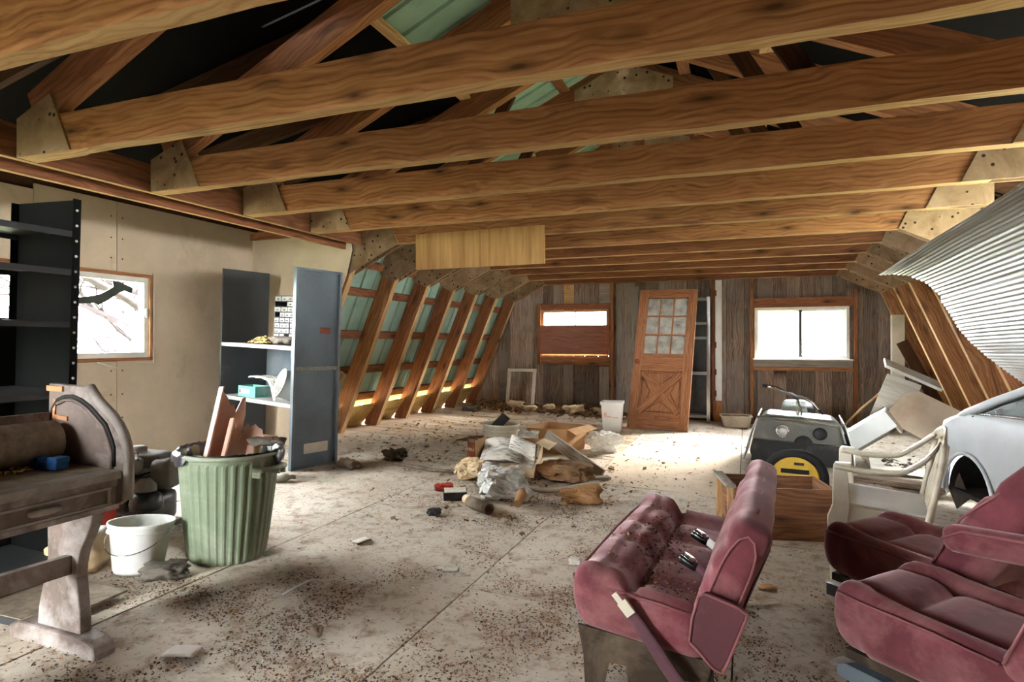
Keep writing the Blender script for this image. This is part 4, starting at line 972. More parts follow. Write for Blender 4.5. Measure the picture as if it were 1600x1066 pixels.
openbox('white_carton', 'crushed white carton on the boards behind the pail', T(-2.5, 6.75, fz(-2.5)) @ RZ(-10), .5, .3, .09, 'paper', 'paper', .01)
lump((0, 0, .05), (.2, .14, .1), .6, 41, 7, .04, 10).ob('pine_cone', 'rag', None, T(-3.15, 5.12, fz(-3.15)), 'dark tuft of debris on the floor right of the steel cabinet', 'debris')
lump((0, 0, .04), (.26, .1, .08), .4, 43, 6, .03, 8).ob('dusty_bottle', 'stone_dust', None, T(-3.32, 4.62, fz(-3.32)) @ RZ(-20), 'dusty plastic scrap at the foot of the steel cabinet', 'scrap')
lump((0, 0, .03), (.22, .1, .1), .7, 47, 8, .03, 8).ob('dark_twigs', 'rag', None, T(-4.1, 8.9, fz(-4.1)), 'dark tangled scrap on the boards near the rafter feet', 'scrap')
# loose papers, sticks and chips on the near floor
for i, (x, y, w, d, rz, mt, nm, lab, ct) in enumerate([
    (-1.98, 1.72, .12, .08, 20, 'paper', 'paper_scrap', 'largest white paper scrap on the floor near the desk foot', 'paper'), (-1.9, 1.46, .09, .05, -10, 'paper', 'paper_scrap', 'white paper scrap directly in front of the desk foot', 'paper'),
    (-.95, 1.75, .1, .07, 40, 'paper', 'paper_scrap', 'white paper scrap on the floor left of the maroon bench', 'paper'), (-1.45, 2.88, .11, .025, 12, 'paper', 'paper_strip', 'white paper strip on the floor in front of the pile', 'paper'),
    (-.05, 2.9 + .1, .1, .1, 10, 'cardboard_pale', 'card_scrap', 'tan card scrap on the floor behind the maroon bench', 'card'), (-2.1, 3.05, .09, .07, 60, 'paper', 'paper_scrap', 'small pale paper scrap on the floor right of the green bin', 'paper'),
    (.1, 3.35, .07, .06, 20, 'cardboard', 'card_scrap', 'brown card scrap between bench and plastic chair', 'card')]):
    page(w, d, i, .004).ob(nm, mt, None, T(x, y, fz(x) + .012) @ RZ(rz), lab, ct)
MB().tube([(-1.98, 2.25, .085), (-1.96, 2.32, .1), (-1.93, 2.4, .11), (-1.88, 2.46, .085)], .006, 6).ob('white_hook_cord', 'white_plastic', label='short curved white cord on the floor right of the bin', cat='cord')
lump((0, 0, .02), (.08, .05, .04), .4, 51, 6, .015).ob('dark_stone', 'dark_steel', None, T(-1.02, 1.78, fz(-1.02)), 'dark stone chip on the floor left of the bench', 'stone')
lump((0, 0, .02), (.05, .035, .045), .4, 53, 6, .017).ob('dark_stone', 'stone_dust', None, T(-1.62, 2.04, fz(-1.62)), 'dusty upright stone chip in the litter before the bin', 'stone')
lump((0, 0, .02), (.06, .04, .04), .4, 57, 6, .012).ob('white_stone', 'paper', None, T(-.87, 3.25, fz(-.87)), 'white lump on the floor between pile and bench', 'stone')
# fine litter nobody could count
def scatter(name, mat, n, size, seed, lab, dens):
    rnd = random.Random(seed); m = MB(); k = 0; tries = 0
    while k < n and tries < n * 30:
        tries += 1; x = rnd.uniform(-4.3, 2.2); y = rnd.uniform(.9, 9.6)
        if rnd.random() > dens(x, y): continue
        flake(m, x, y, fz(x) + .004 + .004 * rnd.random(), rnd.uniform(*size), rnd, 28); k += 1
    m.ob(name, mat, floor, label=lab, kind='stuff')
def bump2(x, y, cx, cy, r): return math.exp(-((x - cx) ** 2 + (y - cy) ** 2) / (r * r))
def cl(x, y, s=3.1): return max(0, nz(x, y, 5.5, s) + .12) * 2
def dens_near(x, y):
    p = bump2(x, y, -1.2, 2.0, .75) + .7 * bump2(x, y, -1.75, 1.75, .6) + .8 * bump2(x, y, -1.6, 4.2, .6) + .5 * bump2(x, y, -2.4, 2.1, .35) + .5 * bump2(x, y, -.6, 2.9, .7) + .5 * bump2(x, y, .2, 2.6, .5)
    return min(1, p * cl(x, y) * 1.6) + .006
scatter('seed_husk_litter', 'litter_husk', 16000, (.005, .013), 1, 'fine brown seed husks scattered over the near floor', dens_near)
scatter('dark_litter', 'litter_dark', 5500, (.005, .013), 2, 'fine dark crumbs strewn over the near floor', lambda x, y: min(1, dens_near(x, y) * max(0, nz(x, y, 1, 4) + .25) * 1.7) + .003)
scatter('tan_litter', 'litter_tan', 6000, (.006, .018), 3, 'tan straw bits strewn over the whole floor', lambda x, y: min(1, .9 * dens_near(x, y)) + .05 * (y > 3))
scatter('leaf_litter', 'leaf_brown', 1300, (.015, .045), 4, 'small dry leaves strewn around the pile and rear floor', lambda x, y: .9 * bump2(x, y, -1.6, 4.8, .8) + .35 * bump2(x, y, -3, 6.5, 1.5) + .06 * (y > 5))
scatter('pale_litter', 'litter_white', 700, (.006, .02), 5, 'white flecks of paper strewn over the floor', lambda x, y: .1 + .5 * dens_near(x, y))
scatter('curled_scraps', 'cardboard_pale', 420, (.025, .075), 6, 'curled pale scraps strewn over the rear boards', lambda x, y: .8 * bump2(x, y, -3.2, 6.8, 1.5) + .5 * bump2(x, y, -1.6, 4.9, .7) + .06 * (y > 5))
# ================================================================== right side
# ---- curved corrugated sheets hung below the right-hand slope
SEC = [(1.05, 1.80), (1.16, 1.805), (1.27, 1.785), (1.38, 1.72), (1.48, 1.62), (1.55, 1.5), (1.62, 1.36), (1.72, 1.22), (1.83, 1.11), (1.95, 1.0), (2.08, .89), (2.2, .8)]
def sec(v):
    L = [0]
    for a, b in zip(SEC, SEC[1:]): L.append(L[-1] + math.hypot(b[0] - a[0], b[1] - a[1]))
    s = v * L[-1]
    for i in range(len(SEC) - 1):
        if s <= L[i + 1] or i == len(SEC) - 2:
            f = (s - L[i]) / (L[i + 1] - L[i]); a, b = SEC[i], SEC[i + 1]; n = Vector((-(b[1] - a[1]), b[0] - a[0])).normalized()
            return Vector((a[0] + (b[0] - a[0]) * f, a[1] + (b[1] - a[1]) * f)), n, s
def corr(v0, v1, y0, y1, lift, seed):
    def fn(u, v):
        p, n, s = sec(v0 + (v1 - v0) * v); y = y0 + (y1 - y0) * u
        h = .0038 * math.sin(s / .033 * 2 * math.pi) + lift + .012 * nz(y * .8, s * 1.5, seed)
        dx = (6.0 - y) * -.01 + .03 * (1 - u) * nz(s * 2, seed, 3); 
        q = p + n * h; return (q.x + dx, y + .05 * (u > .99) * nz(s * 4, seed), q.y + (6.0 - y) * .018)
    return MB().grid(fn, 14, int((v1 - v0) * 430), thick=.0015)
for i, (a, b, y0, y1, l, lab) in enumerate([(0, .36, 1.9, 6.0, .012, 'upper white corrugated metal sheet hanging under the right slope'), (.33, .70, 1.9, 6.03, .006, 'middle white corrugated metal sheet curving down the right slope'), (.67, 1.0, 1.9, 6.0, .0, 'lowest stained corrugated metal sheet above the car')]):
    corr(a, b, y0, y1, l, i * 3.3).ob('corrugated_sheet', 'white_metal', None, I4, lab, 'metal sheet', 'corrugated sheets on the right')

# ---- car body
CO = Vector((1.38, 5.35)); CD = Vector((math.sin(R(9)), -math.cos(R(9)))); CN = Vector((CD.y * -1, CD.x))
def cw(s, t, z): p = CO + CD * s + CN * t; return (p.x, p.y, z)
def car():
    t = thing('car_body', 'stripped white car body without wheels under the metal sheets', 'car', I4)
    def zlow(s):
        c, r = .28, .33
        if abs(s - c) < r: return .16 + math.sqrt(max(0, 1 - ((s - c) / r) ** 2)) * .31
        return .14 if s < c else .2
    def belt(s): return .74 + .05 * min(1, max(0, (s - .25) / .8)) - (.16 * max(0, (.2 - s) / .45) ** 1.6)
    def side(u, v):
        # u: 0 at rear centre, round the rear corner, then forward along the side
        if u < .16: s, tt = -.27 + .03 * (1 - u / .16), .75 - (u / .16) * .58
        elif u < .3:
            a = (u - .16) / .14 * math.pi / 2; s, tt = -.27 + .17 * (1 - math.cos(a)) , .17 - .17 * math.sin(a)
        else: s, tt = -.1 + (u - .3) / .7 * 2.9, 0
        zl, zh = zlow(s), belt(s)
        if u < .3: zh = belt(-.25) + .02
        z = zl + (zh - zl) * v
        k = (z - .45) / .35; bul = .055 * max(0, k) ** 2 + .035 * max(0, -k) ** 1.5
        if u < .3: return cw(s + bul * (1 - max(0, (u - .16) / .14)), tt + bul * max(0, (u - .16) / .14), z)
        return cw(s, tt + bul, z)
    MB().grid(side, 120, 12, thick=.004).ob('quarter_panel', 'car_white', t)
    # arch lip and inner arch
    lip = [cw(.28 + .33 * math.cos(a), -.006, .16 + .31 * math.sin(a)) for a in [math.pi * i / 20 for i in range(21)]]
    MB().tube(lip, .014, 8).ob('arch_lip', 'car_white', t)
    def inner(u, v): a = math.pi * u; return cw(.28 + .325 * math.cos(a), .03 + .42 * v, .15 + .31 * math.sin(a))
    MB().grid(inner, 20, 6).ob('wheel_well', 'car_dark', t); MB().prism([(-.06, .1), (.62, .1), (.62, .47), (-.06, .47)], .0, .01, 'Y', M=T(CO.x + CN.x * .46, CO.y + CN.y * .46, 0) @ RZ(-81)).ob('well_backing', 'car_dark', t)
    MB().lathe([(0, .05), (.06, .05), (.11, .03), (.12, 0), (0, 0)], 18, M=T(*cw(.3, .3, .28)) @ RZ(9) @ RY(-90)).ob('hub_drum', 'rust', t)
    for s in (0,):
        MB().add([cw(-.1, .01, .2), cw(-.05, .02, .1), cw(-.02, .03, .34), cw(-.2, .05, .36)], [(0, 1, 2, 3)]).ob('torn_valance', 'car_white', t)
    MB().add([cw(-.09, .05, .14), cw(.0, .06, .02), cw(.1, .1, .12), cw(-.02, .08, .3)], [(0, 1, 2, 3)]).ob('hanging_flap', 'car_dark', t)
    # greenhouse: pillar, roof, glass
    RT = 1.12
    pil = [(.18, .05, .745), (.42, .10, .85), (.7, .16, .955), (1.0, .21, 1.05), (1.35, .25, 1.1), (2.6, .27, 1.12)]
    MB().tube([cw(*p) for p in [(.02, .06, .69)] + pil], [.02, .03, .028, .028, .028, .028, .028], 8).ob('roof_rail', 'car_white', t)
    MB().tube([cw(p[0] + .09, p[1] - .012, p[2] - .02) for p in pil], .007, 6).ob('window_seal', 'black_rubber', t)
    def glass(u, v):
        s = .4 + 1.5 * u; zt = .8 + (.3 * min(1, u * 2.2)) - .02; zb = belt(s) + .012; return cw(s, .06 + .17 * v * min(1, u * 2.2 + .15), zb + (max(zt, zb + .005) - zb) * v)
    MB().grid(glass, 16, 6).ob('side_window', 'car_glass', t)
    MB().tube([cw(.3 + .2 * i, .052, belt(.3 + .2 * i) + .005) for i in range(12)], .012, 6).ob('belt_moulding', 'chrome', t)
    def roof(u, v): s = .16 + 2.5 * u; i = min(1, u / .5); z = .75 + .37 * math.sin(i * math.pi / 2); return cw(s, .06 + .2 * i + (1.5 - .2 * i) * v, z - .3 * math.sin(min(1, v * 3) * math.pi / 2))
    MB().grid(roof, 18, 8, thick=.004).ob('roof_panel', 'car_white', t)
    def far(u, v): return cw(-.2 + 2.9 * u, 1.58, .16 + .6 * v)
    MB().grid(far, 6, 2, thick=.004).ob('far_side_panel', 'car_white', t)
    MB().box((0, 0, 0), (1.5, 2.6, .03), T(*cw(1.2, .8, .16)) @ RZ(9)).ob('floor_pan', 'car_dark', t)
    for s in (.9, 2.2):
        for q in (.25, 1.35): MB().box((0, 0, .07), (.14, .14, .15), T(*cw(s, q, 0))).ob('support_block', 'weathered', t)
car()

# ---- boards and an appliance panel leaning behind the car
MB().box((0, 0, 0), (.62, .02, .52)).ob('plywood_sheet', 'floor_pale', None, T(1.76, 7.55, .45) @ RZ(-4) @ RX(-42) @ RY(36), 'pale plywood sheet leaning at an angle behind the car', 'sheet')
t = thing('white_table_top', 'white-edged board lying on top of the leaning plywood sheet', 'board', T(1.67, 7.72, .90) @ RZ(-4) @ RY(26) @ RX(10))
MB().box((0, 0, 0), (.56, .42, .022)).ob('board', 'white_paint', t); MB().box((0, -.212, -.002), (.56, .006, .03)).ob('edge_strip', 'white_plastic', t)
MB().box((0, 0, 0), (.34, .02, .52)).ob('white_board', 'white_board', None, T(1.52, 7.75, .6) @ RX(-15) @ RY(22), 'white painted board standing left of the pale plywood sheet', 'board')
t = thing('white_appliance_panel', 'white metal appliance shell tipped over left of the plywood', 'appliance', T(1.31, 7.42, .2) @ RZ(-12) @ RY(-37) @ Matrix.Scale(1.4, 4))
MB().box((.0, 0, .17), (.36, .4, .012)).ob('top_panel', 'white_metal', t); MB().box((.0, -.2, .11), (.36, .012, .13)).ob('front_panel', 'white_metal', t)
MB().box((.17, 0, .08), (.012, .4, .18)).ob('side_panel', 'weathered', t); MB().box((0, .19, .08), (.36, .012, .18)).ob('back_panel', 'weathered', t)
t = thing('low_white_board', 'littered white board on the floor in front of the plywood', 'board', T(1.42, 6.75, .08) @ RZ(-6) @ RY(4) @ RX(9))
MB().box((0, 0, 0), (.62, .5, .02)).ob('board', 'white_board', t)
m = MB(); rnd = random.Random(8)
for i in range(120): flake(m, rnd.uniform(-.2, .3), rnd.gauss(0, .08), .014, rnd.uniform(.015, .05), rnd, 20)
m.ob('chips_on_board', 'litter_dark', t, kind='stuff')
beam('dark_plank', (.95, 6.3, .03), (1.55, 5.95, .04), .04, .2, 'barn_board', None, label='dark plank on the floor between chair and car', cat='plank')
beam('dark_plank', (1.0, 5.75, .03), (1.3, 5.62, .03), .03, .16, 'barn_board', None, label='short dark plank nearest the wheel arch', cat='plank')
MB().tube([(1.0, 7.75, .28), (1.2, 7.8, .5), (1.44, 7.85, .72)], .012, 6).ob('thin_rod', 'lumber_pale', label='thin wooden rod slanting up beside the appliance shell', cat='rod')
MB().tube([(1.35, 7.86, .6), (1.5, 7.95, .82)], .014, 6).ob('red_rod', 'red_scrap', label='short red rod behind the white board', cat='rod')
beam('dark_brace', (1.95, 9.55, 1.25), (2.5, 9.5, .1), .14, .03, 'lumber_dark', None, up=(1, 0, 0), label='dark slanting board by the last right-hand rafter', cat='board')

# ---- snowmobile
def snowmobile():
    t = thing('snowmobile', 'dark snowmobile with a pale hood and handlebars facing the room', 'snowmobile', T(.48, 6.72, .02) @ RZ(-4))
    def df(p):
        k = (p.z + .22) / .44; w = 1 - .22 * k ** 1.5; y = p.y; 
        fr = max(0, (-p.y) / .5); z = p.z - .05 * p.x - .04 * max(0, y) ; 
        return (p.x * w + .02 * k, y + .22 * k * fr, z)
    MB().rbox((.92, 1.0, .44), .09, 14, (0, .42, .24), df).ob('hood', 'cowl_dark', t)
    for s in (-1, 1):
        def cheek(u, v, s=s): z = .03 + .4 * u; k = u; return (s * (.487 - .095 * k ** 1.5) + .02 * k, -.1 + .22 * u * .8 + .9 * v, z - .05 * s * .4)
        MB().grid(cheek, 6, 6, thick=.012 * s).ob('side_panel', 'white_metal' , t)
    P = lambda x, z: (x, -.085 + .25 * z, z)
    MB().add([P(-.37, .43), P(.37, .39), P(.40, .22), P(-.42, .25)], [(0, 1, 2, 3)][::1]).ob('front_fascia', 'cowl_dark', t)
    MB().add([(p[0], p[1] - .012, p[2]) for p in (P(-.40, .24), P(.38, .21), P(.40, .02), P(-.43, .03))], [(0, 1, 2, 3)]).ob('air_intake', 'black_rubber', t)
    MB().tube([P(-.38, .455), P(0, .45), P(.37, .405), P(.41, .24)], .018, 8).ob('hood_edge', 'cowl_dark', t)
    for x in (-.14, .2):
        h = MB().lathe([(0, .004), (.05, .006), (.058, .02), (.062, 0)], 20, M=T(*P(x, .33 - .04 * x)) @ RX(78)).ob('headlamp', 'chrome' if x < 0 else 'black_rubber', t)
        if x < 0: MB().lathe([(0, .03), (.045, .012), (.05, .008)], 16, M=T(*P(x, .315)) @ RX(78)).ob('lens', 'dusty_glass', h)
    MB().lathe([(0, .01), (.07, .01), (.085, 0)], 20, M=T(*P(.05, .215)) @ RX(78)).ob('badge_disc', 'black_rubber', t)
    def ws(u, v): a = (u - .5) * 1.5; return (-.03 + .2 * math.sin(a) * (1 - .25 * v), .24 - .1 * math.cos(a) + .12 * v, .44 + .17 * v)
    MB().grid(ws, 14, 6, thick=.004).ob('windscreen', 'car_glass', t)
    MB().tube([(-.34, .3, .76), (-.22, .32, .745), (-.12, .33, .70), (-.02, .34, .655), (.06, .34, .64), (.14, .33, .6), (.2, .31, .53), (.24, .29, .49)], .017, 8).ob('handlebar', 'chrome', t)
    for p, q in (((-.34, .3, .76), (-.26, .315, .75)), ((.2, .31, .53), (.24, .29, .49))): MB().tube([p, q], .018, 8).ob('grip', 'black_rubber', t)
    MB().tube([(-.14, .33, .71), (0, .36, .62), (.04, .36, .5), (.02, .36, .4)], .009, 6).ob('brake_cable', 'black_rubber', t)
    MB().tube([(0, .36, .66), (.0, .4, .44)], .016, 8).ob('steering_post', 'chrome', t)
    MB().rbox((.34, 1.0, .16), .06, 8, (0, 1.4, .42)).ob('seat', 'black_rubber', t); MB().rbox((.4, 1.5, .3), .05, 6, (0, 1.35, .19)).ob('tunnel', 'cowl_dark', t)
snowmobile()
def yellow():
    t = thing('yellow_machine_cover', 'yellow dome-shaped machine cover with a black rubber rim behind the crate', 'cover', T(.37, 5.35, .0) @ RZ(-8))
    ar = [math.pi * i / 18 for i in range(19)]
    MB().prism([(.165 * math.cos(a), .2 + .15 * math.sin(a)) for a in ar] + [(-.165, 0), (.165, 0)], -.12, .2, 'Y', smooth=True).ob('cover_body', 'yellow_cover', t)
    MB().tube([(.205, -.1, .0)] + [(.205 * math.cos(a), -.1, .2 + .175 * math.sin(a)) for a in ar] + [(-.205, -.1, 0)], .034, 10).ob('rubber_rim', 'black_rubber', t)
    MB().box((.0, -.123, .24), (.2, .004, .035)).ob('vent_slot', 'black_rubber', t); MB().box((.03, -.123, .3), (.07, .003, .02)).ob('decal', 'car_dark', t)
yellow()
def crate():
    t = thing('wooden_crate', 'open reddish plywood crate behind the maroon bench', 'crate', T(.18, 4.4, 0) @ RZ(13))
    W, D, H = .6, .4, .325
    for y, nm in ((-D / 2, 'side'), (D / 2, 'side')): MB().box((0, 0, 0), (W, .014, H)).ob(nm, 'crate_ply', t, T(0, y, H / 2))
    for x in (-W / 2, W / 2): MB().box((0, 0, 0), (D, .014, H)).ob('end', 'crate_ply', t, T(x, 0, H / 2) @ RZ(90))
    MB().box((0, 0, .012), (W, D, .012)).ob('bottom', 'crate_ply', t)
    for y in (-1, 1): MB().box((0, 0, 0), (H, .03, .04)).ob('corner_post', 'lumber_pale', t, T(-W / 2 - .02, y * (D / 2 - .02), H / 2) @ RY(-90))
    MB().box((0, 0, 0), (D + .03, .06, .018)).ob('rim_board', 'weathered', t, T(-W / 2 - .025, 0, H + .006) @ RZ(90))
crate()

# ---- white plastic armchair
def chair():
    t = thing('plastic_armchair', 'white plastic garden armchair beside the car', 'chair', T(.76, 3.72, 0) @ RZ(-10) @ T(-.075, 0, 0) @ Matrix.Diagonal((.76, 1, 1, 1)))
    mt = 'cream_plastic'
    def seat(u, v):
        x = -.33 + .59 * u; y = (-.26 + .52 * v); z = .425 - .03 * u - .018 * math.sin(math.pi * v) * math.sin(math.pi * min(1, u * 1.1))
        if u < .14: z -= ((.14 - u) / .14) ** 2 * .1
        return (x, y, z)
    MB().grid(seat, 18, 14, thick=-.008).ob('seat', 'white_plastic', t)
    for s in (-1, 1):
        y = s * .275
        MB().prism([(-.315, 0), (-.265, 0), (-.245, .2), (-.215, .33), (-.2, .42), (-.215, .595), (-.19, .625), (-.19, .635), (-.285, .635), (-.3, .62), (-.305, .42), (-.335, .36)], y - .02, y + .02, 'Y').ob('leg', mt, t, bevel=.008)
        MB().prism([(.275, 0), (.325, 0), (.285, .38), (.12, .39), (.12, .315), (.2, .27), (.235, .18)], y - .02, y + .02, 'Y').ob('leg', mt, t, bevel=.008)
        MB().prism([(-.25, .33), (.13, .31), (.235, .385), (-.245, .43)], y - .015, y + .015, 'Y').ob('side_rail', mt, t, bevel=.006)
        def arm(u, v, s=s, y=y):
            x = -.29 + .58 * u; z = .632 - .02 * math.sin(min(1, u * 1.3) * 3.14) + .13 * max(0, (u - .62) / .38) ** 1.7; w = .06 - .015 * u
            yy = y - s * .0 - s * .22 * max(0, (u - .82) / .18) ** 2 * .4
            return (x + .03 * max(0, u - .8), yy + (v - .5) * w, z - .006 * (abs(v - .5) * 2) ** 3)
        MB().grid(arm, 22, 6, thick=.024).ob('armrest', mt, t)
        MB().tube([(.22, y, .34), (.26, y * .98, .5), (.3, y * .93, .68), (.31, y * .86, .75)], [.022, .02, .02, .018], 8).ob('back_post', mt, t)
    def top(u, v): a = (u - .5); return (.315 + .035 * (1 - (2 * a) ** 2), a * .48, .735 + .05 * (1 - (2 * a) ** 2) + (v - .5) * .055)
    MB().grid(top, 16, 4, thick=.016).ob('back_rail', mt, t)
    for y in (-.15, -.075, 0, .075, .15):
        MB().tube([(.245, y * .95, .4), (.275, y * 1.0, .52), (.32, y * 1.02, .64), (.335, y * 1.05, .74)], .0165, 6).ob('back_slat', mt, t)
chair()

# ---- maroon van seats
def gr(x, c, w): return math.exp(-((x - c) / w) ** 2)
def bench():
    t = thing('van_bench_seat', 'maroon velour van bench seat in the foreground covered with husks', 'bench', T(-.02, 2.03, 0) @ RZ(-3.5))
    def cush(p):
        x, y, z = p; top = max(0, z / .085)
        f = (x + .21) / .42; z2 = z - .05 * f
        if z > 0:
            z2 += top * (.028 * math.exp(-((f - .22) / .2) ** 2) - .042 * gr(f, .47, .05) - .022 * gr(f, .24, .035) * .5)
            if f > .47: z2 += -.015 * top
            for c in (-.38, -.12, .14, .38): z2 -= top * .019 * gr(y, c, .022)
            if abs(y) > .5: z2 += top * .018
            z2 += .006 * nz(x * 9, y * 9, 1)
        else: x -= 0
        k = max(0, -z / .085); return (x + .02 * k + .006 * nz(y * 5, z * 9, 2), y * (1 - .015 * k), z2)
    MB().rbox((.44, 1.14, .19), .055, 26, (-.335, .57, .345), cush).ob('seat_cushion', 'maroon', t)
    MB().tube([(-.545, .02, .42), (-.4, .004, .405), (-.25, .004, .385), (-.13, .01, .365)], .006, 6).ob('piping', 'maroon_piping', t)
    MB().tube([(-.548, .03, .425), (-.552, .3, .425), (-.55, .6, .43), (-.55, .9, .425), (-.535, 1.1, .425)], .005, 6).ob('piping', 'maroon_piping', t)
    def back(p):
        x, y, z = p; f = (z + .22) / .44
        if x < 0:
            for c in (-.38, -.12, .14, .38): x += .014 * gr(y, c, .022)
            x += .014 * gr(f, .78, .05) + .014 * gr(f, .55, .05); x -= .014 * math.sin(f * 3.1)
        x += .007 * nz(y * 7, z * 8, 3); return (x, y + .01 * f * math.copysign(1, y) * 0, z + .012 * nz(y * 3, x * 5, 8))
    BMt = T(-.035, .57, .465) @ RY(21)
    MB().rbox((.125, 1.14, .46), .045, 26, (0, 0, 0), back).ob('backrest', 'maroon', t, BMt)
    MB().box((.066, 0, -.02), (.006, 1.06, .38)).ob('back_shell', 'maroon_plastic', t, BMt, bevel=.003)
    MB().tube([(-.04, -.568, -.2), (-.046, -.572, -.1), (-.046, -.572, .06), (-.04, -.572, .12), (-.026, -.571, .165), (-.006, -.57, .185), (.018, -.57, .175), (.036, -.571, .14), (.044, -.572, .08), (.046, -.572, -.1)], .004, 6).ob('piping', 'maroon_piping', t, BMt)
    pl = [(-.163, .305), (-.155, .38), (-.135, .45), (-.118, .462), (-.02, .435), (.005, .42), (.002, .40), (-.055, .25), (-.068, .228), (-.09, .235)]
    pl = [(x + .02, z) for x, z in pl]
    p = MB().prism(pl, -.045, -.012, 'Y').ob('hinge_cover', 'maroon_plastic', t, bevel=.008)
    MB().tube([(q[0], -.045, q[1]) for q in pl + pl[:1]], .005, 6).ob('cover_lip', 'maroon_piping', p)
    for y0, y1 in ((.02, .06), (1.06, 1.1)):
        m = MB(); m.prism([(-.53, .26), (-.08, .22), (-.1, .15), (-.2, .14), (-.26, .02), (-.34, .02), (-.36, .15), (-.42, .15), (-.45, 0), (-.5, 0), (-.51, .16)], y0, y0 + .012, 'Y'); m.ob('side_bracket', 'seat_frame', t)
    for x, y in ((-.48, .05), (-.3, .05), (-.1, .05), (-.48, 1.08), (-.1, 1.08)): MB().box((x, y, .12), (.035, .035, .24)).ob('leg', 'seat_frame', t)
    MB().box((-.3, .57, .24), (.42, 1.05, .02)).ob('base_frame', 'seat_frame', t)
    # belts and buckles
    def strap(u, v): return (-.335 + .19 * u + (v - .5) * .03, -.03 - .01 * u + .004 * math.sin(u * 7), .355 - .235 * u + (v - .5) * .032)
    st = MB().grid(strap, 10, 3, thick=.003).ob('seat_belt', 'belt', t)
    MB().box((0, 0, 0), (.05, .012, .035), T(-.345, -.034, .37) @ RY(48)).box((0, 0, 0), (.035, .004, .02), T(-.375, -.036, .398) @ RY(48)).ob('belt_tongue', 'cream_plastic', st)
    for y in (.34, .66):
        b = MB().rbox((.075, .048, .03), .01, 4).ob('belt_buckle', 'buckle_black', t, T(-.2, y, .42) @ RZ(-12) @ RY(24))
        MB().rbox((.05, .04, .006), .003, 3, (-.008, 0, .016)).ob('buckle_plate', 'chrome', b)
        MB().tube([(-.17, y - .01, .41), (-.13, y - .02, .385), (-.1, y - .02, .36)], [.016, .018, .02], 8).ob('buckle_stalk', 'belt' if y < .5 else 'white_plastic', t)
    m = MB(); m2 = MB(); rnd = random.Random(5)
    for i in range(1100):
        c = rnd.choice([(-.3, .25), (-.28, .2), (-.36, .62), (-.32, .45), (-.45, .4), (-.2, .12), (-.4, .8), (-.3, .7)]); x = rnd.gauss(c[0], .055); y = rnd.gauss(c[1], .11)
        if not (-.52 < x < -.13 and .03 < y < 1.1): continue
        f = (x + .545) / .42; z = .44 - .05 * f + .028 * math.exp(-((f - .22) / .2) ** 2) + .025 - .03 * gr(f, .47, .05) - (.015 if f > .47 else 0)
        flake(m if rnd.random() < .6 else m2, x, y, z - .024, rnd.uniform(.004, .014), rnd, 40)
    m.ob('husks_on_seat', 'litter_tan', t, kind='stuff'); m2.ob('crumbs_on_seat', 'litter_dark', t, kind='stuff')
bench()
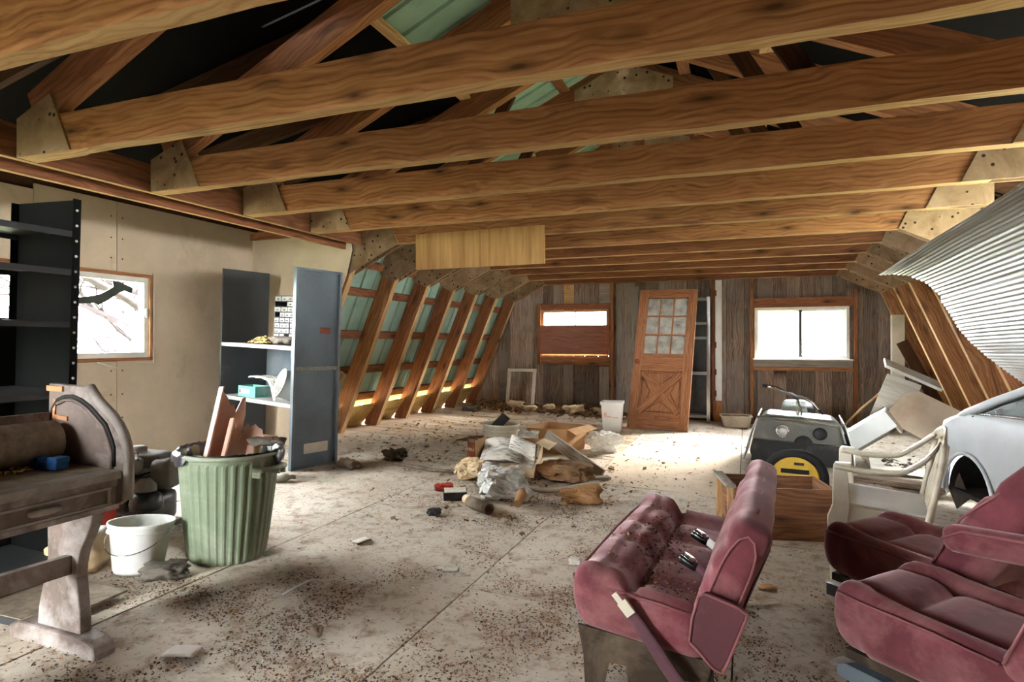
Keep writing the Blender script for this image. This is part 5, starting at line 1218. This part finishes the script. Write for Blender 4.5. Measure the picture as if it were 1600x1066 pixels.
def captain(M, lab, arm, recl=20, tag_=0):
    t = thing('van_captain_seat', lab, 'seat', M, 'maroon captain seats on the right')
    def cush(p):
        x, y, z = p; top = max(0, z / .08); f = (x + .32) / .64; q = abs(y) / .25; z2 = z
        z2 += top * (.05 * max(0, q - .55) ** 1.2 * 1.6 - .02 * gr(q, .58, .06) - .028 * f + .012 * math.exp(-((f - .15) / .15) ** 2) - .02 * gr(f, .34, .035) * (q < .6))
        w = 1 - .1 * (1 - f) * (1 if f < .2 else 0) + .006 * nz(x * 7, z * 9, 4)
        k = max(0, -z / .08); return (x * (1 - .05 * k) + .005 * nz(y * 8, z * 7, 6), y * w * (1 - .04 * k), z2)
    MB().rbox((.64, .5, .2), .07, 24, (-.22, 0, .345), cush).ob('seat_cushion', 'maroon', t)
    ed = [(-.04, -.252, .415), (-.2, -.256, .43), (-.4, -.25, .435), (-.5, -.22, .43), (-.545, -.12, .415), (-.55, .0, .41), (-.545, .12, .415), (-.5, .22, .43), (-.4, .25, .435), (-.2, .256, .43)]
    MB().tube(ed, .0045, 6).ob('piping', 'maroon_piping', t)
    def back(p):
        x, y, z = p; f = (z + .32) / .64; q = abs(y) / .26
        w = 1 - .42 * max(0, (f - .55) / .45) ** 1.5 + .06 * math.sin(f * 3.1)
        x2 = x - (x < 0) * (.07 * max(0, q - .55) ** 1.1 * 1.5 * (1 - .5 * f) + .02 * math.sin(f * 3.1)) + (x < 0) * (.018 * gr(q, .58, .06) + .016 * gr(f, .62, .03) + .014 * gr(f, .35, .03) * (q < .6))
        return (x2 + .005 * nz(y * 8, z * 8, 7), y * w, z)
    BM = T(.17, 0, .62) @ RY(recl)
    MB().rbox((.13, .52, .62), .055, 26, (0, 0, 0), back).ob('backrest', 'maroon', t, BM)
    MB().tube([(-.08, -.27, -.26), (-.1, -.285, -.05), (-.075, -.27, .06), (-.05, -.22, .19), (-.04, -.17, .27), (-.04, 0, .31), (-.04, .17, .27), (-.05, .22, .19), (-.075, .27, .06), (-.1, .285, -.05)], .0045, 6).ob('piping', 'maroon_piping', t, BM)
    MB().rbox((.11, .28, .19), .05, 10, (-.01, 0, .43)).ob('headrest', 'maroon', t, BM)
    for y in (-.06, .06): MB().tube([(0, y, .3), (0, y, .38)], .008, 8).ob('headrest_post', 'chrome', t, BM)
    for s in arm:
        a = MB().rbox((.36, .075, .095), .036, 12, (.0, 0, 0)).ob('armrest', 'maroon', t, T(.2 if recl > 30 else .02, s * .305, .58) @ RY(-5))
        MB().tube([(-.17, -.038, .0), (-.1, -.04, .034), (.1, -.04, .034), (.17, -.038, .02)], .005, 6).ob('piping', 'maroon_piping', a)
    MB().box((-.27, 0, .235), (.44, .4, .03)).ob('base_frame', 'seat_frame', t)
    for y in (-.17, .17): MB().box((-.27, y, .17), (.5, .05, .05)).ob('slide_rail', 'grey_steel', t); MB().prism([(-.48, 0), (-.06, 0), (-.12, .15), (-.42, .15)], y - .01, y + .01, 'Y').ob('leg', 'seat_frame', t)
    if tag_: MB().box((0, 0, 0), (.1, .05, .015), T(-.5, -.17, .2) @ RY(-30)).ob('release_lever', 'chrome', t)
captain(T(.84, 2.78, 0) @ RZ(-43), 'rear maroon captain seat with its backrest in view beside the car', (-1,), 33)
captain(T(.80, 2.08, 0) @ RZ(-41), 'nearest maroon captain seat at the bottom right corner', (), 28, 1)
